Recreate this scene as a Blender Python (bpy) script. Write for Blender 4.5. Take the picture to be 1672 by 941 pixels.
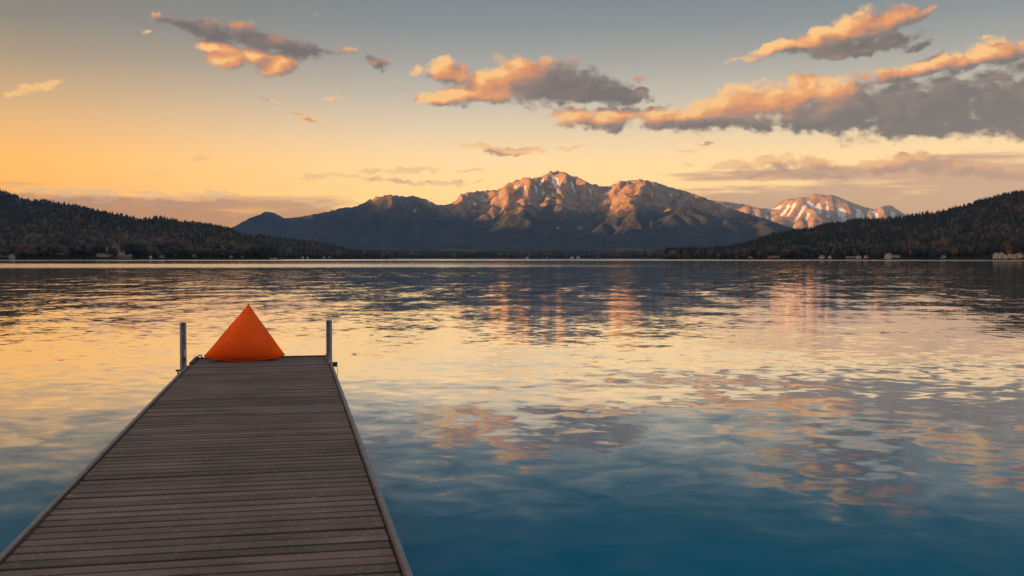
import bpy, bmesh, math, random
import numpy as np
from mathutils import Vector, Matrix

for o in list(bpy.data.objects):
    bpy.data.objects.remove(o, do_unlink=True)
R = math.radians
sc = bpy.context.scene
COL = sc.collection

# ------------------------------------------------------------------ camera
F_PX, W_PX, H_PX = 1700.0, 1672.0, 941.0
HORIZON = 421.8
DECK_Z = 0.55
CAM_Z = DECK_Z + 1.60
PITCH = math.atan((H_PX / 2 - HORIZON) / F_PX)
cam_d = bpy.data.cameras.new('camera')
cam_d.sensor_width = 36.0
cam_d.lens = F_PX / W_PX * 36.0
cam_d.clip_start = 0.1
cam_d.clip_end = 60000
cam = bpy.data.objects.new('camera', cam_d)
COL.objects.link(cam)
cam.location = (0, 0, CAM_Z)
cam.rotation_euler = (R(90) - PITCH, 0, 0)
sc.camera = cam

sc.view_settings.view_transform = 'Standard'
sc.view_settings.look = 'None'
sc.view_settings.gamma = 1.0
sc.view_settings.exposure = 1.9
sc.view_settings.use_curve_mapping = False
sc.render.engine = 'CYCLES'
cy = sc.cycles
cy.max_bounces = 5
cy.diffuse_bounces = 2
cy.glossy_bounces = 3
cy.transmission_bounces = 2
cy.volume_bounces = 0
cy.transparent_max_bounces = 4
cy.caustics_reflective = False
cy.caustics_refractive = False
cy.use_denoising = True
try:
    cy.denoiser = 'OPENIMAGEDENOISE'
    cy.denoising_input_passes = 'RGB_ALBEDO_NORMAL'
    cy.denoising_prefilter = 'NONE'
except Exception:
    pass


def ray(px, py):
    """photo pixel -> (azimuth in rad from +Y, clockwise; tangent of the elevation)"""
    cx, cyy = (px - W_PX / 2) / F_PX, (H_PX / 2 - py) / F_PX
    y = math.cos(PITCH) + cyy * math.sin(PITCH)
    z = -math.sin(PITCH) + cyy * math.cos(PITCH)
    h = math.hypot(cx, y)
    return math.atan2(cx, y), z / h


def deck_pt(px, py, z=DECK_Z):
    az, te = ray(px, py)
    d = (z - CAM_Z) / te
    return Vector((d * math.sin(az), d * math.cos(az), z))


def lin(*c):
    """sRGB 0-255 -> linear"""
    out = []
    for v in c:
        v /= 255.0
        out.append(v / 12.92 if v <= 0.04045 else ((v + 0.055) / 1.055) ** 2.4)
    return tuple(out)


# ------------------------------------------------------------------ node helper
class NT:
    def __init__(self, tree):
        self.t = tree
        self.n, self.l = tree.nodes, tree.links

    def put(self, sock, v):
        if v is None:
            return
        if hasattr(v, 'is_linked') or isinstance(v, bpy.types.NodeSocket):
            self.l.new(v, sock)
        else:
            if sock.type == 'RGBA' and len(v) == 3:
                v = (*v, 1.0)
            sock.default_value = v

    def node(self, kind, **kw):
        nd = self.n.new(kind)
        for k, v in kw.items():
            setattr(nd, k, v)
        return nd

    def m(self, op, a, b=None, c=None, clamp=False):
        nd = self.node('ShaderNodeMath', operation=op, use_clamp=clamp)
        for i, v in enumerate((a, b, c)):
            self.put(nd.inputs[i], v)
        return nd.outputs[0]

    def v(self, op, a, b=None, c=None, out=0):
        nd = self.node('ShaderNodeVectorMath', operation=op)
        for i, x in enumerate((a, b, c)):
            if x is not None:
                if op == 'SCALE' and i == 1:
                    self.put(nd.inputs['Scale'], x)
                else:
                    self.put(nd.inputs[i], x)
        return nd.outputs[out]

    def xyz(self, x=0.0, y=0.0, z=0.0):
        nd = self.node('ShaderNodeCombineXYZ')
        for i, q in enumerate((x, y, z)):
            self.put(nd.inputs[i], q)
        return nd.outputs[0]

    def sep(self, a):
        nd = self.node('ShaderNodeSeparateXYZ')
        self.put(nd.inputs[0], a)
        return nd.outputs

    def mapr(self, val, a, b, c=0.0, d=1.0, smooth=True):
        nd = self.node('ShaderNodeMapRange', interpolation_type='SMOOTHSTEP' if smooth else 'LINEAR')
        for i, q in enumerate((val, a, b, c, d)):
            self.put(nd.inputs[i], q)
        return nd.outputs[0]

    def noise(self, vec, scale=1.0, detail=4.0, rough=0.55, dim='3D', color=False, lac=2.0, dist=0.0):
        nd = self.node('ShaderNodeTexNoise', noise_dimensions=dim)
        self.put(nd.inputs['Vector'], vec)
        nd.inputs['Scale'].default_value = scale
        nd.inputs['Detail'].default_value = detail
        nd.inputs['Roughness'].default_value = rough
        nd.inputs['Lacunarity'].default_value = lac
        nd.inputs['Distortion'].default_value = dist
        return nd.outputs[1 if color else 0]

    def ramp(self, fac, stops, interp='LINEAR'):
        nd = self.node('ShaderNodeValToRGB')
        cr = nd.color_ramp
        cr.interpolation = interp
        while len(cr.elements) < len(stops):
            cr.elements.new(0.5)
        for e, (p, c) in zip(cr.elements, stops):
            e.position = p
            e.color = (*c, 1.0) if len(c) == 3 else c
        self.put(nd.inputs[0], fac)
        return nd.outputs[0]

    def mix(self, fac, a, b, mode='MIX'):
        nd = self.node('ShaderNodeMix', data_type='RGBA', blend_type=mode, clamp_factor=True)
        self.put(nd.inputs['Factor'], fac)
        self.put(nd.inputs[6], a)
        self.put(nd.inputs[7], b)
        return nd.outputs[2]

    def bump(self, h, strength=1.0, dist=1.0, normal=None):
        nd = self.node('ShaderNodeBump')
        self.put(nd.inputs['Height'], h)
        nd.inputs['Strength'].default_value = strength
        nd.inputs['Distance'].default_value = dist
        if normal is not None:
            self.put(nd.inputs['Normal'], normal)
        return nd.outputs[0]


def material(name):
    m = bpy.data.materials.new(name)
    m.use_nodes = True
    m.node_tree.nodes.clear()
    t = NT(m.node_tree)
    out = t.node('ShaderNodeOutputMaterial')
    return m, t, out


def principled(t, out, base, rough=0.8, spec=0.3, metal=0.0, normal=None, **kw):
    p = t.node('ShaderNodeBsdfPrincipled')
    t.put(p.inputs['Base Color'], base)
    t.put(p.inputs['Roughness'], rough)
    t.put(p.inputs['Specular IOR Level'], spec)
    t.put(p.inputs['Metallic'], metal)
    if normal is not None:
        t.put(p.inputs['Normal'], normal)
    for k, v in kw.items():
        t.put(p.inputs[k], v)
    t.l.new(p.outputs[0], out.inputs['Surface'])
    return p


# ------------------------------------------------------------------ world: sky and clouds
SUN_AZ, SUN_EL = R(-113), R(4.4)
world = bpy.data.worlds.new('World')
sc.world = world
world.use_nodes = True
world.node_tree.nodes.clear()
w = NT(world.node_tree)
wout = w.node('ShaderNodeOutputWorld')
bg = w.node('ShaderNodeBackground')
SKY_STRENGTH = 0.0535
bg.inputs['Strength'].default_value = SKY_STRENGTH
w.l.new(bg.outputs[0], wout.inputs['Surface'])
tc = w.node('ShaderNodeTexCoord')
dx, dy, dz = w.sep(tc.outputs['Generated'])
azim = w.m('ARCTAN2', dx, dy)
hlen = w.m('SQRT', w.m('ADD', w.m('MULTIPLY', dx, dx), w.m('MULTIPLY', dy, dy)))
tane = w.m('DIVIDE', dz, w.m('MAXIMUM', hlen, 0.02))
P = w.xyz(azim, tane, 0.0)

TMAX = 1.0


HAZE_DENSITY, HAZE_TOP = 3.0e-5, 1300.0


def sky_stops(rows):
    """sky colour by height above the horizon, brighter low down where the light comes through the most air"""
    st = []
    for y, c in rows:
        t_ = ray(836, y)[1]
        tr = math.exp(-HAZE_DENSITY * min(19500.0, HAZE_TOP / max(t_, 0.01)))
        c_ = [max((v - q * (1 - tr)) / tr, 0.01) for v, q in zip(lin(*c), (0.05, 0.11, 0.16))]
        st.append((min(max(t_ / TMAX, 0.0), 1.0), tuple(c_)))
    st.sort(key=lambda s: s[0])
    return st


tfac = w.m('DIVIDE', tane, TMAX, clamp=True)
left_ramp = w.ramp(tfac, sky_stops([(421, (250, 166, 70)), (340, (254, 174, 68)), (280, (250, 178, 82)),
                                    (230, (232, 174, 106)), (180, (204, 163, 115)), (120, (164, 143, 118)),
                                    (60, (132, 124, 115)), (0, (118, 115, 111)), (-40, (128, 122, 110)), (-130, (150, 138, 116)), (-420, (146, 150, 154)), (-1100, (160, 168, 178))]))
mid_ramp = w.ramp(tfac, sky_stops([(421, (255, 201, 124)), (330, (255, 206, 132)), (270, (248, 208, 150)),
                                   (215, (220, 197, 164)), (160, (186, 178, 164)), (100, (152, 152, 149)),
                                   (45, (124, 134, 140)), (0, (110, 124, 133)), (-120, (64, 97, 113)), (-420, (138, 148, 158)), (-1100, (160, 168, 178))]))  # overhead stops in both ramps raised out of view to fill the foreground
side = w.mapr(azim, -0.52, -0.02)
grad = w.mix(side, left_ramp, mid_ramp)
# bluer sky towards the east, brightened out of view to fill the foreground
east = w.mapr(w.m('COSINE', w.m('SUBTRACT', azim, R(135))), 0.05, 0.8)
grad = w.mix(w.m('MULTIPLY', east, 0.75), grad, lin(182, 192, 214))
glow = w.m('MULTIPLY', w.mapr(w.m('COSINE', w.m('SUBTRACT', azim, R(-92))), 0.42, 1.0), w.mapr(tane, 0.75, 0.05))
grad = w.v('ADD', grad, w.v('SCALE', lin(255, 178, 92), w.m('MULTIPLY', glow, 2.2)))
nish = w.node('ShaderNodeTexSky', sky_type='NISHITA')
nish.sun_disc = False
nish.sun_elevation = SUN_EL
nish.sun_rotation = SUN_AZ
nish.air_density = 1.2
nish.dust_density = 2.0
sky_col = w.v('SCALE', grad, 1.0)
sky_sum = w.v('ADD', w.v('SCALE', sky_col, 4.9), w.v('SCALE', nish.outputs[0], 0.1))

# --- cumulus: soft ellipses (azimuth, elevation) broken by noise; the same field twice gives light and shade
# (x, y, half-width, half-height, tilt in degrees, photo pixels)
PUFFS = [
    # dark arm upper left with lit puffs under it
    (264, 32, 20, 8, -8, 0.30), (296, 36, 26, 9, -8, 0.30), (345, 49, 50, 13, -9), (405, 58, 60, 16, -10), (462, 76, 62, 16, -8),
    (530, 80, 50, 9, -3, 0.30), (372, 92, 27, 21, 0), (352, 74, 30, 12, 10), (452, 103, 34, 17, 12), (415, 90, 34, 13, 0),
    # small flecks
    (620, 102, 25, 9, -4, 0.30), (232, 50, 9, 5, 0, 0.50), (514, 26, 12, 4, 15, 0.50), (24, 153, 15, 6, 5, 0.25), (49, 145, 16, 8, 5, 0.25), (78, 138, 24, 8, 12, 0.25),
    (545, 164, 22, 4, 6, 0.50), (495, 190, 26, 4, -8, 0.50), (440, 160, 24, 4, -14, 0.50), (650, 140, 22, 6, -20, 0.50),
    # middle cloud
    (722, 115, 34, 15, 12), (682, 118, 14, 9, 0, 0.30), (745, 122, 20, 12, -20), (712, 158, 30, 13, 14), (775, 142, 52, 22, 16), (792, 150, 60, 16, 0),
    (838, 124, 50, 25, 6), (878, 136, 76, 36, -6), (950, 140, 74, 27, -8), (1000, 158, 44, 15, -6), (1042, 158, 26, 11, 0), (945, 155, 80, 16, -4),
    (1045, 132, 16, 7, 20, 0.30),
    # upper right wedge
    (1215, 92, 44, 6, 12, 0.50), (1275, 80, 56, 12, 12), (1340, 68, 62, 20, 12), (1410, 48, 64, 27, 16), (1455, 36, 40, 19, 16), (1508, 22, 26, 8, 16, 0.30),
    (1440, 70, 50, 13, 4), (1500, 75, 20, 7, 24, 0.30), (1390, 82, 70, 10, 4),
    # big bank on the right
    (930, 191, 40, 15, 8), (1000, 194, 46, 20, 6), (1085, 194, 40, 20, 4), (1140, 194, 72, 21, 4), (1205, 176, 66, 31, 6), (1290, 170, 84, 40, 6),
    (1362, 146, 34, 19, 4), (1370, 176, 110, 36, 4), (1480, 178, 120, 40, 4), (1590, 168, 120, 46, 0), (1720, 165, 130, 52, 0), (1300, 200, 190, 14, 0),
    (1600, 206, 170, 16, 0), (1420, 204, 220, 12, -1), (1450, 128, 50, 14, 6), (1520, 112, 60, 14, 14), (1585, 98, 56, 16, 12), (1635, 88, 44, 20, 10), (1710, 82, 60, 22, 0),
    (1490, 62, 30, 5, 10, 0.50), (1850, 150, 160, 60, 0), (1610, 66, 14, 4, 0, 0.50),
    # low flat streaks
    (790, 241, 56, 5, -6, 0.35), (845, 246, 52, 7, 2, 0.20), (915, 242, 40, 4, 4, 0.35), (820, 226, 22, 4, 6, 0.50),
    (600, 293, 110, 5, -3, 0.35), (660, 297, 110, 5, -2, 0.35), (740, 296, 60, 4, 0, 0.35), (620, 281, 40, 6, 0, 0.35), (690, 278, 60, 4, 0, 0.35), (760, 277, 32, 3, 0, 0.35), (520, 287, 44, 6, 0, 0.35),
    (238, 283, 44, 4, 0, 0.35), (120, 313, 100, 5, -1, 0.35), (260, 316, 170, 5, -1, 0.35), (190, 324, 170, 7, 0, 0.20), (330, 319, 110, 4, 0, 0.35), (480, 326, 90, 4, 0, 0.35), (300, 333, 120, 6, 0, 0.35), (560, 333, 90, 5, 0, 0.35), (700, 331, 50, 4, 0, 0.35), (333, 258, 18, 5, 12, 0.35), (12, 304, 26, 4, 0, 0.35), (1150, 230, 18, 3, 0, 0.50), (1122, 247, 18, 3, 0, 0.35), (1130, 269, 26, 4, 0, 0.35), (820, 243, 30, 7, 0, 0.20),
    (1215, 266, 60, 9, 6, 0.20), (1245, 262, 30, 8, 4, 0.20), (1330, 272, 90, 12, 0, 0.20), (1450, 268, 80, 14, 4, 0.20), (1560, 275, 130, 14, -4, 0.20), (1300, 284, 100, 8, 0, 0.20), (1690, 282, 80, 8, 0, 0.20), (1470, 258, 26, 9, 0, 0.20),
    # out of the frame above: a few more for the light and the near water
]
# pixels in the photo per unit of azimuth


def cloud_group():
    g = bpy.data.node_groups.new('cloud_field', 'ShaderNodeTree')
    g.interface.new_socket('P', in_out='INPUT', socket_type='NodeSocketVector')
    g.interface.new_socket('D', in_out='OUTPUT', socket_type='NodeSocketFloat')
    g.interface.new_socket('B', in_out='OUTPUT', socket_type='NodeSocketFloat')
    t = NT(g)
    gi, go = t.node('NodeGroupInput'), t.node('NodeGroupOutput')
    p = gi.outputs[0]
    wn = t.noise(p, 26, 3, 0.55, '2D', color=True)
    warp = t.v('SCALE', t.v('SUBTRACT', wn, (0.5, 0.5, 0.5)), 0.016)
    wn2 = t.noise(p, 110, 3, 0.6, '2D', color=True)
    warp2 = t.v('SCALE', t.v('SUBTRACT', wn2, (0.5, 0.5, 0.5)), 0.0065)
    q = t.v('MULTIPLY', t.v('ADD', t.v('ADD', p, warp), warp2), (1, 1, 0))
    acc = None
    for i, (x, y, a, b, rot, *thin) in enumerate(PUFFS):
        az, te = ray(x, y)
        if i and i % 6 == 0:      # ties each batch to the one before, so the shader is evaluated in order
            q = t.v('MULTIPLY_ADD', t.xyz(acc, 0.0, 0.0), (1e-9, 0, 0), q)
        mp = t.node('ShaderNodeMapping', vector_type='TEXTURE')
        t.put(mp.inputs['Vector'], q)
        mp.inputs['Location'].default_value = (az, te, 0)
        mp.inputs['Rotation'].default_value = (0, 0, R(rot))
        mp.inputs['Scale'].default_value = (a / F_PX * 1.28, b / F_PX * 1.28, 1)
        d2 = t.v('DOT_PRODUCT', mp.outputs[0], mp.outputs[0], out=1)
        if thin:
            d2 = t.m('ADD', d2, thin[0])
        acc = d2 if acc is None else t.m('SMOOTH_MIN', acc, d2, 0.35)
    base = t.m('SUBTRACT', 1.0, t.m('MINIMUM', acc, 4.0))
    sq = t.v('MULTIPLY', p, (0.8, 1.25, 1.0))
    f1 = t.noise(sq, 52, 5, 0.55, '2D')
    # billows: inverted smooth cells
    vo = t.node('ShaderNodeTexVoronoi', voronoi_dimensions='2D', feature='SMOOTH_F1')
    t.put(vo.inputs['Vector'], t.v('ADD', sq, t.v('SCALE', warp2, 0.8)))
    vo.inputs['Scale'].default_value = 60
    vo.inputs['Smoothness'].default_value = 0.5
    vo.inputs['Detail'].default_value = 2.0
    vo.inputs['Roughness'].default_value = 0.6
    bil = t.m('SUBTRACT', 0.56, vo.outputs['Distance'])
    d = t.m('MULTIPLY_ADD', base, 1.25, t.m('MULTIPLY', t.m('SUBTRACT', f1, 0.47), 1.5))
    d = t.m('MULTIPLY_ADD', bil, 0.65, d)
    t.put(go.inputs[0], d)
    t.put(go.inputs[1], base)
    return g


cg = cloud_group()


def cloud_at(vec):
    nd = w.node('ShaderNodeGroup')
    nd.node_tree = cg
    w.put(nd.inputs[0], vec)
    return nd.outputs


D0, B0 = cloud_at(P)[:2]
D1, B1 = cloud_at(w.v('MULTIPLY_ADD', w.xyz(D0, 0.0, 0.0), (1e-9, 0, 0), w.v('ADD', P, (-0.0100, 0.0075, 0.0))))[:2]
low = w.mapr(tane, 0.060, 0.115)                       # 0 near the horizon, 1 for the high cumulus
alpha = w.mapr(D0, -0.06, 0.86)
slope = w.m('SUBTRACT', D0, D1)
# broad light and shade: which masses face the sun (x, y, half-width, half-height, amount)
TONES = [(390, 44, 170, 26, -0.48), (520, 80, 90, 20, -0.45), (280, 32, 60, 20, -0.4), (620, 102, 36, 18, -0.5), (970, 138, 120, 46, -0.42), (1030, 160, 60, 22, -0.2), (1450, 76, 80, 18, -0.35),
         (1580, 185, 270, 66, -0.36), (1130, 208, 230, 13, -0.25), (545, 164, 40, 10, -0.5), (495, 190, 40, 10, -0.4), (440, 160, 40, 10, -0.5), (650, 140, 36, 14, -0.5), (1500, 75, 40, 14, -0.4),
         (375, 96, 40, 26, 0.34), (455, 106, 46, 20, 0.34), (700, 114, 60, 20, 0.15), (712, 158, 50, 18, 0.30), (800, 132, 80, 42, 0.20), (940, 190, 60, 20, 0.30), (1010, 192, 50, 20, 0.18),
         (1260, 162, 130, 36, 0.30), (1080, 186, 50, 20, 0.15), (1362, 144, 44, 20, 0.35), (1400, 36, 90, 24, 0.12), (50, 146, 70, 18, 0.5), (1630, 78, 60, 16, 0.25)]
tone = None
for (x, y, a, b, k) in TONES:
    az, te = ray(x, y)
    mp = w.node('ShaderNodeMapping', vector_type='TEXTURE')
    w.put(mp.inputs['Vector'], P if tone is None else w.v('MULTIPLY_ADD', w.xyz(tone, 0.0, 0.0), (1e-9, 0, 0), P))
    mp.inputs['Location'].default_value = (az, te, 0)
    mp.inputs['Scale'].default_value = (a / F_PX * 1.25, b / F_PX * 1.25, 1)
    g_ = w.mapr(w.v('DOT_PRODUCT', mp.outputs[0], mp.outputs[0], out=1), 1.0, 0.0, 0.0, k)
    tone = g_ if tone is None else w.m('ADD', tone, g_)
lit = w.m('MULTIPLY_ADD', slope, 0.21, w.m('MULTIPLY_ADD', w.m('MINIMUM', w.m('MAXIMUM', w.m('SUBTRACT', B0, B1), -0.6), 0.7), 0.42, w.m('ADD', tone, 0.40)))
lit = w.m('SUBTRACT', lit, w.m('MULTIPLY', w.mapr(azim, -0.02, 0.46), 0.10))
lit = w.m('MAXIMUM', w.m('MULTIPLY_ADD', w.m('SUBTRACT', w.noise(w.v('MULTIPLY', P, (0.8, 1.3, 1.0)), 26, 4, 0.6, '2D'), 0.5), 0.55, lit), 0.0)
c_high = w.ramp(lit, [(0.0, lin(104, 94, 92)), (0.30, lin(132, 112, 105)), (0.48, lin(172, 126, 104)), (0.64, lin(214, 138, 90)),
                      (0.84, lin(240, 162, 92)), (1.0, lin(255, 196, 122))])
c_low = w.ramp(lit, [(0.0, lin(190, 142, 112)), (0.45, lin(205, 152, 112)), (0.7, lin(242, 178, 118)), (1.0, lin(255, 205, 140))])
c_cloud = w.mix(low, c_low, c_high)
alpha = w.m('MULTIPLY', alpha, w.mapr(low, 0.0, 1.0, 0.80, 0.97))
# --- broad pale stratus low over the hills, left and right
st_q = w.v('MULTIPLY', P, (7.0, 95.0, 1.0))
st_n = w.noise(st_q, 1.0, 6, 0.58, '2D')
st_n2 = w.noise(w.v('MULTIPLY', P, (6.0, 40.0, 1.0)), 1.0, 4, 0.5, '2D')
st_v = w.m('ADD', w.m('MULTIPLY', st_n, 0.65), w.m('MULTIPLY', st_n2, 0.5))
e0 = ray(836, 410)[1]
L_ = w.m('MULTIPLY', w.mapr(azim, -0.10, -0.19), w.m('MULTIPLY', w.mapr(tane, 0.006, 0.018), w.mapr(tane, 0.071, 0.046)))
Rm = w.m('MULTIPLY', w.mapr(azim, 0.06, 0.24), w.mapr(tane, 0.104, 0.066))
mask = w.m('MAXIMUM', w.m('MULTIPLY', L_, 1.2), w.m('MULTIPLY', Rm, 1.35))
st_a = w.m('MULTIPLY', w.mapr(w.m('ADD', st_v, w.m('MULTIPLY', mask, 0.27)), 0.68, 0.88), w.mapr(mask, 0.0, 0.35))
st_c = w.mix(w.mapr(azim, -0.2, 0.2), lin(196, 136, 90), lin(196, 146, 116))
sky1 = w.mix(w.m('MULTIPLY', st_a, 0.82), sky_sum, w.v('SCALE', st_c, 6.0))
sky2 = w.mix(alpha, sky1, w.v('SCALE', c_cloud, 5.6))
w.put(bg.inputs['Color'], sky2)
world.cycles.sampling_method = 'MANUAL'
world.cycles.sample_map_resolution = 512

# ------------------------------------------------------------------ sun
sun_d = bpy.data.lights.new('sun', 'SUN')
sun_d.energy = 5.0
sun_d.angle = R(0.53)
sun_d.color = (1.0, 0.43, 0.12)
sun = bpy.data.objects.new('sun', sun_d)
COL.objects.link(sun)
sdir = Vector((math.sin(SUN_AZ) * math.cos(SUN_EL), math.cos(SUN_AZ) * math.cos(SUN_EL), math.sin(SUN_EL)))
sun.rotation_euler = sdir.to_track_quat('Z', 'Y').to_euler()
sun.location = (-40, 0, 60)


# ------------------------------------------------------------------ object helpers
def link(name, me, mats=(), parent=None, loc=None):
    o = bpy.data.objects.new(name, me)
    COL.objects.link(o)
    for m in ([mats] if isinstance(mats, bpy.types.Material) else mats):
        me.materials.append(m)
    if parent is not None:
        o.parent = parent
    if loc is not None:
        o.location = loc
    return o


def tag(o, label=None, cat=None, group=None, kind=None):
    for k, v in (('label', label), ('category', cat), ('group', group), ('kind', kind)):
        if v:
            o[k] = v
    return o


def empty(name, loc=(0, 0, 0), rz=0.0):
    o = bpy.data.objects.new(name, None)
    COL.objects.link(o)
    o.location = loc
    o.rotation_euler = (0, 0, rz)
    o.empty_display_size = 0.2
    return o


def copy_tree(o, parent=None):
    c = o.copy()
    COL.objects.link(c)
    c.parent = parent
    for ch in KIDS.get(o.name, [x for x in bpy.data.objects if x.parent == o]):
        copy_tree(ch, c)
    return c


KIDS = {}


def remember(o):
    """cache the children of a prototype so that copying is quick"""
    KIDS[o.name] = list(o.children)
    for c in o.children:
        remember(c)


def np_mesh(name, verts, quads=None, tris=None, smooth=True):
    me = bpy.data.meshes.new(name)
    v = np.asarray(verts, dtype=np.float32)
    me.vertices.add(len(v))
    me.vertices.foreach_set('co', v.ravel())
    q = np.zeros((0, 4), np.int32) if quads is None else np.asarray(quads, np.int32)
    t = np.zeros((0, 3), np.int32) if tris is None else np.asarray(tris, np.int32)
    loops = np.concatenate([q.ravel(), t.ravel()])
    me.loops.add(len(loops))
    me.loops.foreach_set('vertex_index', loops)
    starts = np.concatenate([np.arange(len(q)) * 4, len(q) * 4 + np.arange(len(t)) * 3]).astype(np.int32)
    me.polygons.add(len(starts))
    me.polygons.foreach_set('loop_start', starts)
    me.polygons.foreach_set('use_smooth', np.full(len(starts), smooth, dtype=bool))
    me.update(calc_edges=True)
    me.validate()
    return me


def point_attr(me, name, data, kind='FLOAT'):
    a = me.attributes.new(name, kind, 'POINT')
    if kind == 'FLOAT':
        a.data.foreach_set('value', np.asarray(data, np.float32).ravel())
    else:
        d = np.ones((len(data), 4), np.float32)
        d[:, :3] = data
        a.data.foreach_set('color', d.ravel())


def grid_quads(nr, nc):
    i = np.arange(nr - 1)[:, None] * nc + np.arange(nc - 1)[None, :]
    return np.stack([i, i + 1, i + nc + 1, i + nc], -1).reshape(-1, 4)


class MB:
    """collects boxes, bars and tubes; build() links them as one mesh object"""
    def __init__(self):
        self.bm = bmesh.new()

    def box(self, c, s, rot=None, bevel=0.0):
        r = bmesh.ops.create_cube(self.bm, size=1.0)
        vs = r['verts']
        M = Matrix.Translation(Vector(c)) @ (rot.to_4x4() if rot is not None else Matrix.Identity(4)) @ Matrix.Diagonal((*s, 1.0))
        bmesh.ops.transform(self.bm, matrix=M, verts=vs)
        if bevel > 0:
            es = list({e for v in vs for e in v.link_edges})
            bmesh.ops.bevel(self.bm, geom=es, offset=bevel, segments=1, affect='EDGES')
        return self

    def prism(self, poly, h, M=None, axis='z'):
        """extrude a closed 2-D outline by h along z (then transform by M)"""
        a = [self.bm.verts.new((x, y, 0)) for x, y in poly]
        b = [self.bm.verts.new((x, y, h)) for x, y in poly]
        n = len(poly)
        self.bm.faces.new(a[::-1])
        self.bm.faces.new(b)
        for i in range(n):
            self.bm.faces.new((a[i], a[(i + 1) % n], b[(i + 1) % n], b[i]))
        if M is not None:
            bmesh.ops.transform(self.bm, matrix=M, verts=a + b)
        return self

    def tube(self, pts, rad, seg=8, cap=True):
        pts = [Vector(p) for p in pts]
        rings = []
        for i, p in enumerate(pts):
            d = (pts[min(i + 1, len(pts) - 1)] - pts[max(i - 1, 0)]).normalized()
            up = Vector((0, 0, 1)) if abs(d.z) < 0.9 else Vector((1, 0, 0))
            u = d.cross(up).normalized()
            v = d.cross(u).normalized()
            r_ = rad[i] if isinstance(rad, (list, tuple)) else rad
            rings.append([self.bm.verts.new(p + u * r_ * math.cos(2 * math.pi * k / seg) + v * r_ * math.sin(2 * math.pi * k / seg)) for k in range(seg)])
        for A, B in zip(rings, rings[1:]):
            for k in range(seg):
                self.bm.faces.new((A[k], A[(k + 1) % seg], B[(k + 1) % seg], B[k]))
        if cap:
            self.bm.faces.new(rings[0][::-1])
            self.bm.faces.new(rings[-1])
        return self

    def build(self, name, mats, parent=None, smooth=False, loc=None):
        bmesh.ops.recalc_face_normals(self.bm, faces=self.bm.faces)
        me = bpy.data.meshes.new(name)
        self.bm.to_mesh(me)
        self.bm.free()
        if smooth:
            for p in me.polygons:
                p.use_smooth = True
        return link(name, me, mats, parent, loc)


# ------------------------------------------------------------------ numpy noise
def vnoise(x, y, seed=0):
    xi, yi = np.floor(x).astype(np.int64), np.floor(y).astype(np.int64)
    fx, fy = x - xi, y - yi
    u, v = fx * fx * fx * (fx * (fx * 6 - 15) + 10), fy * fy * fy * (fy * (fy * 6 - 15) + 10)

    def g(ix, iy):
        h = (ix * 374761393 + iy * 668265263 + seed * 974634777) & 0xFFFFFFFF
        h = ((h ^ (h >> 13)) * 1274126177) & 0xFFFFFFFF
        h = (h ^ (h >> 16)) & 0xFFFF
        a = h / 65536.0 * 2 * np.pi
        return np.cos(a), np.sin(a)

    def dotg(ix, iy, ddx, ddy):
        gx, gy = g(ix, iy)
        return gx * ddx + gy * ddy
    n00, n10 = dotg(xi, yi, fx, fy), dotg(xi + 1, yi, fx - 1, fy)
    n01, n11 = dotg(xi, yi + 1, fx, fy - 1), dotg(xi + 1, yi + 1, fx - 1, fy - 1)
    return ((n00 * (1 - u) + n10 * u) * (1 - v) + (n01 * (1 - u) + n11 * u) * v) * 1.4


def fbm(x, y, octv=5, seed=0, gain=0.5):
    s, a = 0.0, 1.0
    for i in range(octv):
        s = s + a * vnoise(x * 2 ** i + 17.3 * i, y * 2 ** i - 9.1 * i, seed + i)
        a *= gain
    return s


def ridged(x, y, octv=5, seed=0, gain=0.5):
    s, a, wgt = 0.0, 1.0, 1.0
    for i in range(octv):
        n = 1.0 - np.abs(vnoise(x * 2 ** i + 5.7 * i, y * 2 ** i + 3.3 * i, seed + i))
        n = n * n * wgt
        wgt = np.clip(n * 1.6, 0, 1)
        s = s + a * n
        a *= gain
    return s


def smooth1(a, k):
    ker = np.hanning(2 * k + 3)[1:-1]
    ker /= ker.sum()
    return np.convolve(np.pad(a, k, mode='edge'), ker, mode='valid')


# ------------------------------------------------------------------ mountains
def erode(U, z, dx, steps, K, m=0.45, dt=1.0, seed=0):
    nr, nc = z.shape
    N = nr * nc
    idx = np.arange(N).reshape(nr, nc)
    nb = [(-1, -1), (-1, 0), (-1, 1), (0, -1), (0, 1), (1, -1), (1, 0), (1, 1)]
    border = np.zeros((nr, nc), bool)
    border[0, :] = border[-1, :] = border[:, 0] = border[:, -1] = True
    fixed = border.ravel()
    for _ in range(steps):
        z = z + U * dt
        z[border] = 0.0
        best = np.zeros((nr, nc))
        rec = idx.copy()
        dist = np.full((nr, nc), dx)
        zp = np.pad(z, 1, mode='edge')
        ip = np.pad(idx, 1, mode='edge')
        for (a, b) in nb:
            dd = dx * math.hypot(a, b)
            s = (z - zp[1 + a:1 + a + nr, 1 + b:1 + b + nc]) / dd
            better = s > best
            best = np.where(better, s, best)
            rec = np.where(better, ip[1 + a:1 + a + nr, 1 + b:1 + b + nc], rec)
            dist = np.where(better, dd, dist)
        order = np.argsort(z.ravel(), kind='stable')
        rl = rec.ravel().tolist()
        ol = order.tolist()
        A = [dx * dx] * N
        for i in reversed(ol):
            r = rl[i]
            if r != i:
                A[r] += A[i]
        Aa = np.array(A)
        Fc = (K * dt * Aa ** m / dist.ravel())
        Fc[fixed] = 0
        Fl = Fc.tolist()
        zl = z.ravel().tolist()
        for i in ol:
            r = rl[i]
            if r != i:
                f = Fl[i]
                zl[i] = (zl[i] + f * zl[r]) / (1 + f)
        z = np.array(zl).reshape(nr, nc)
    return z, Aa.reshape(nr, nc)


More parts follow.
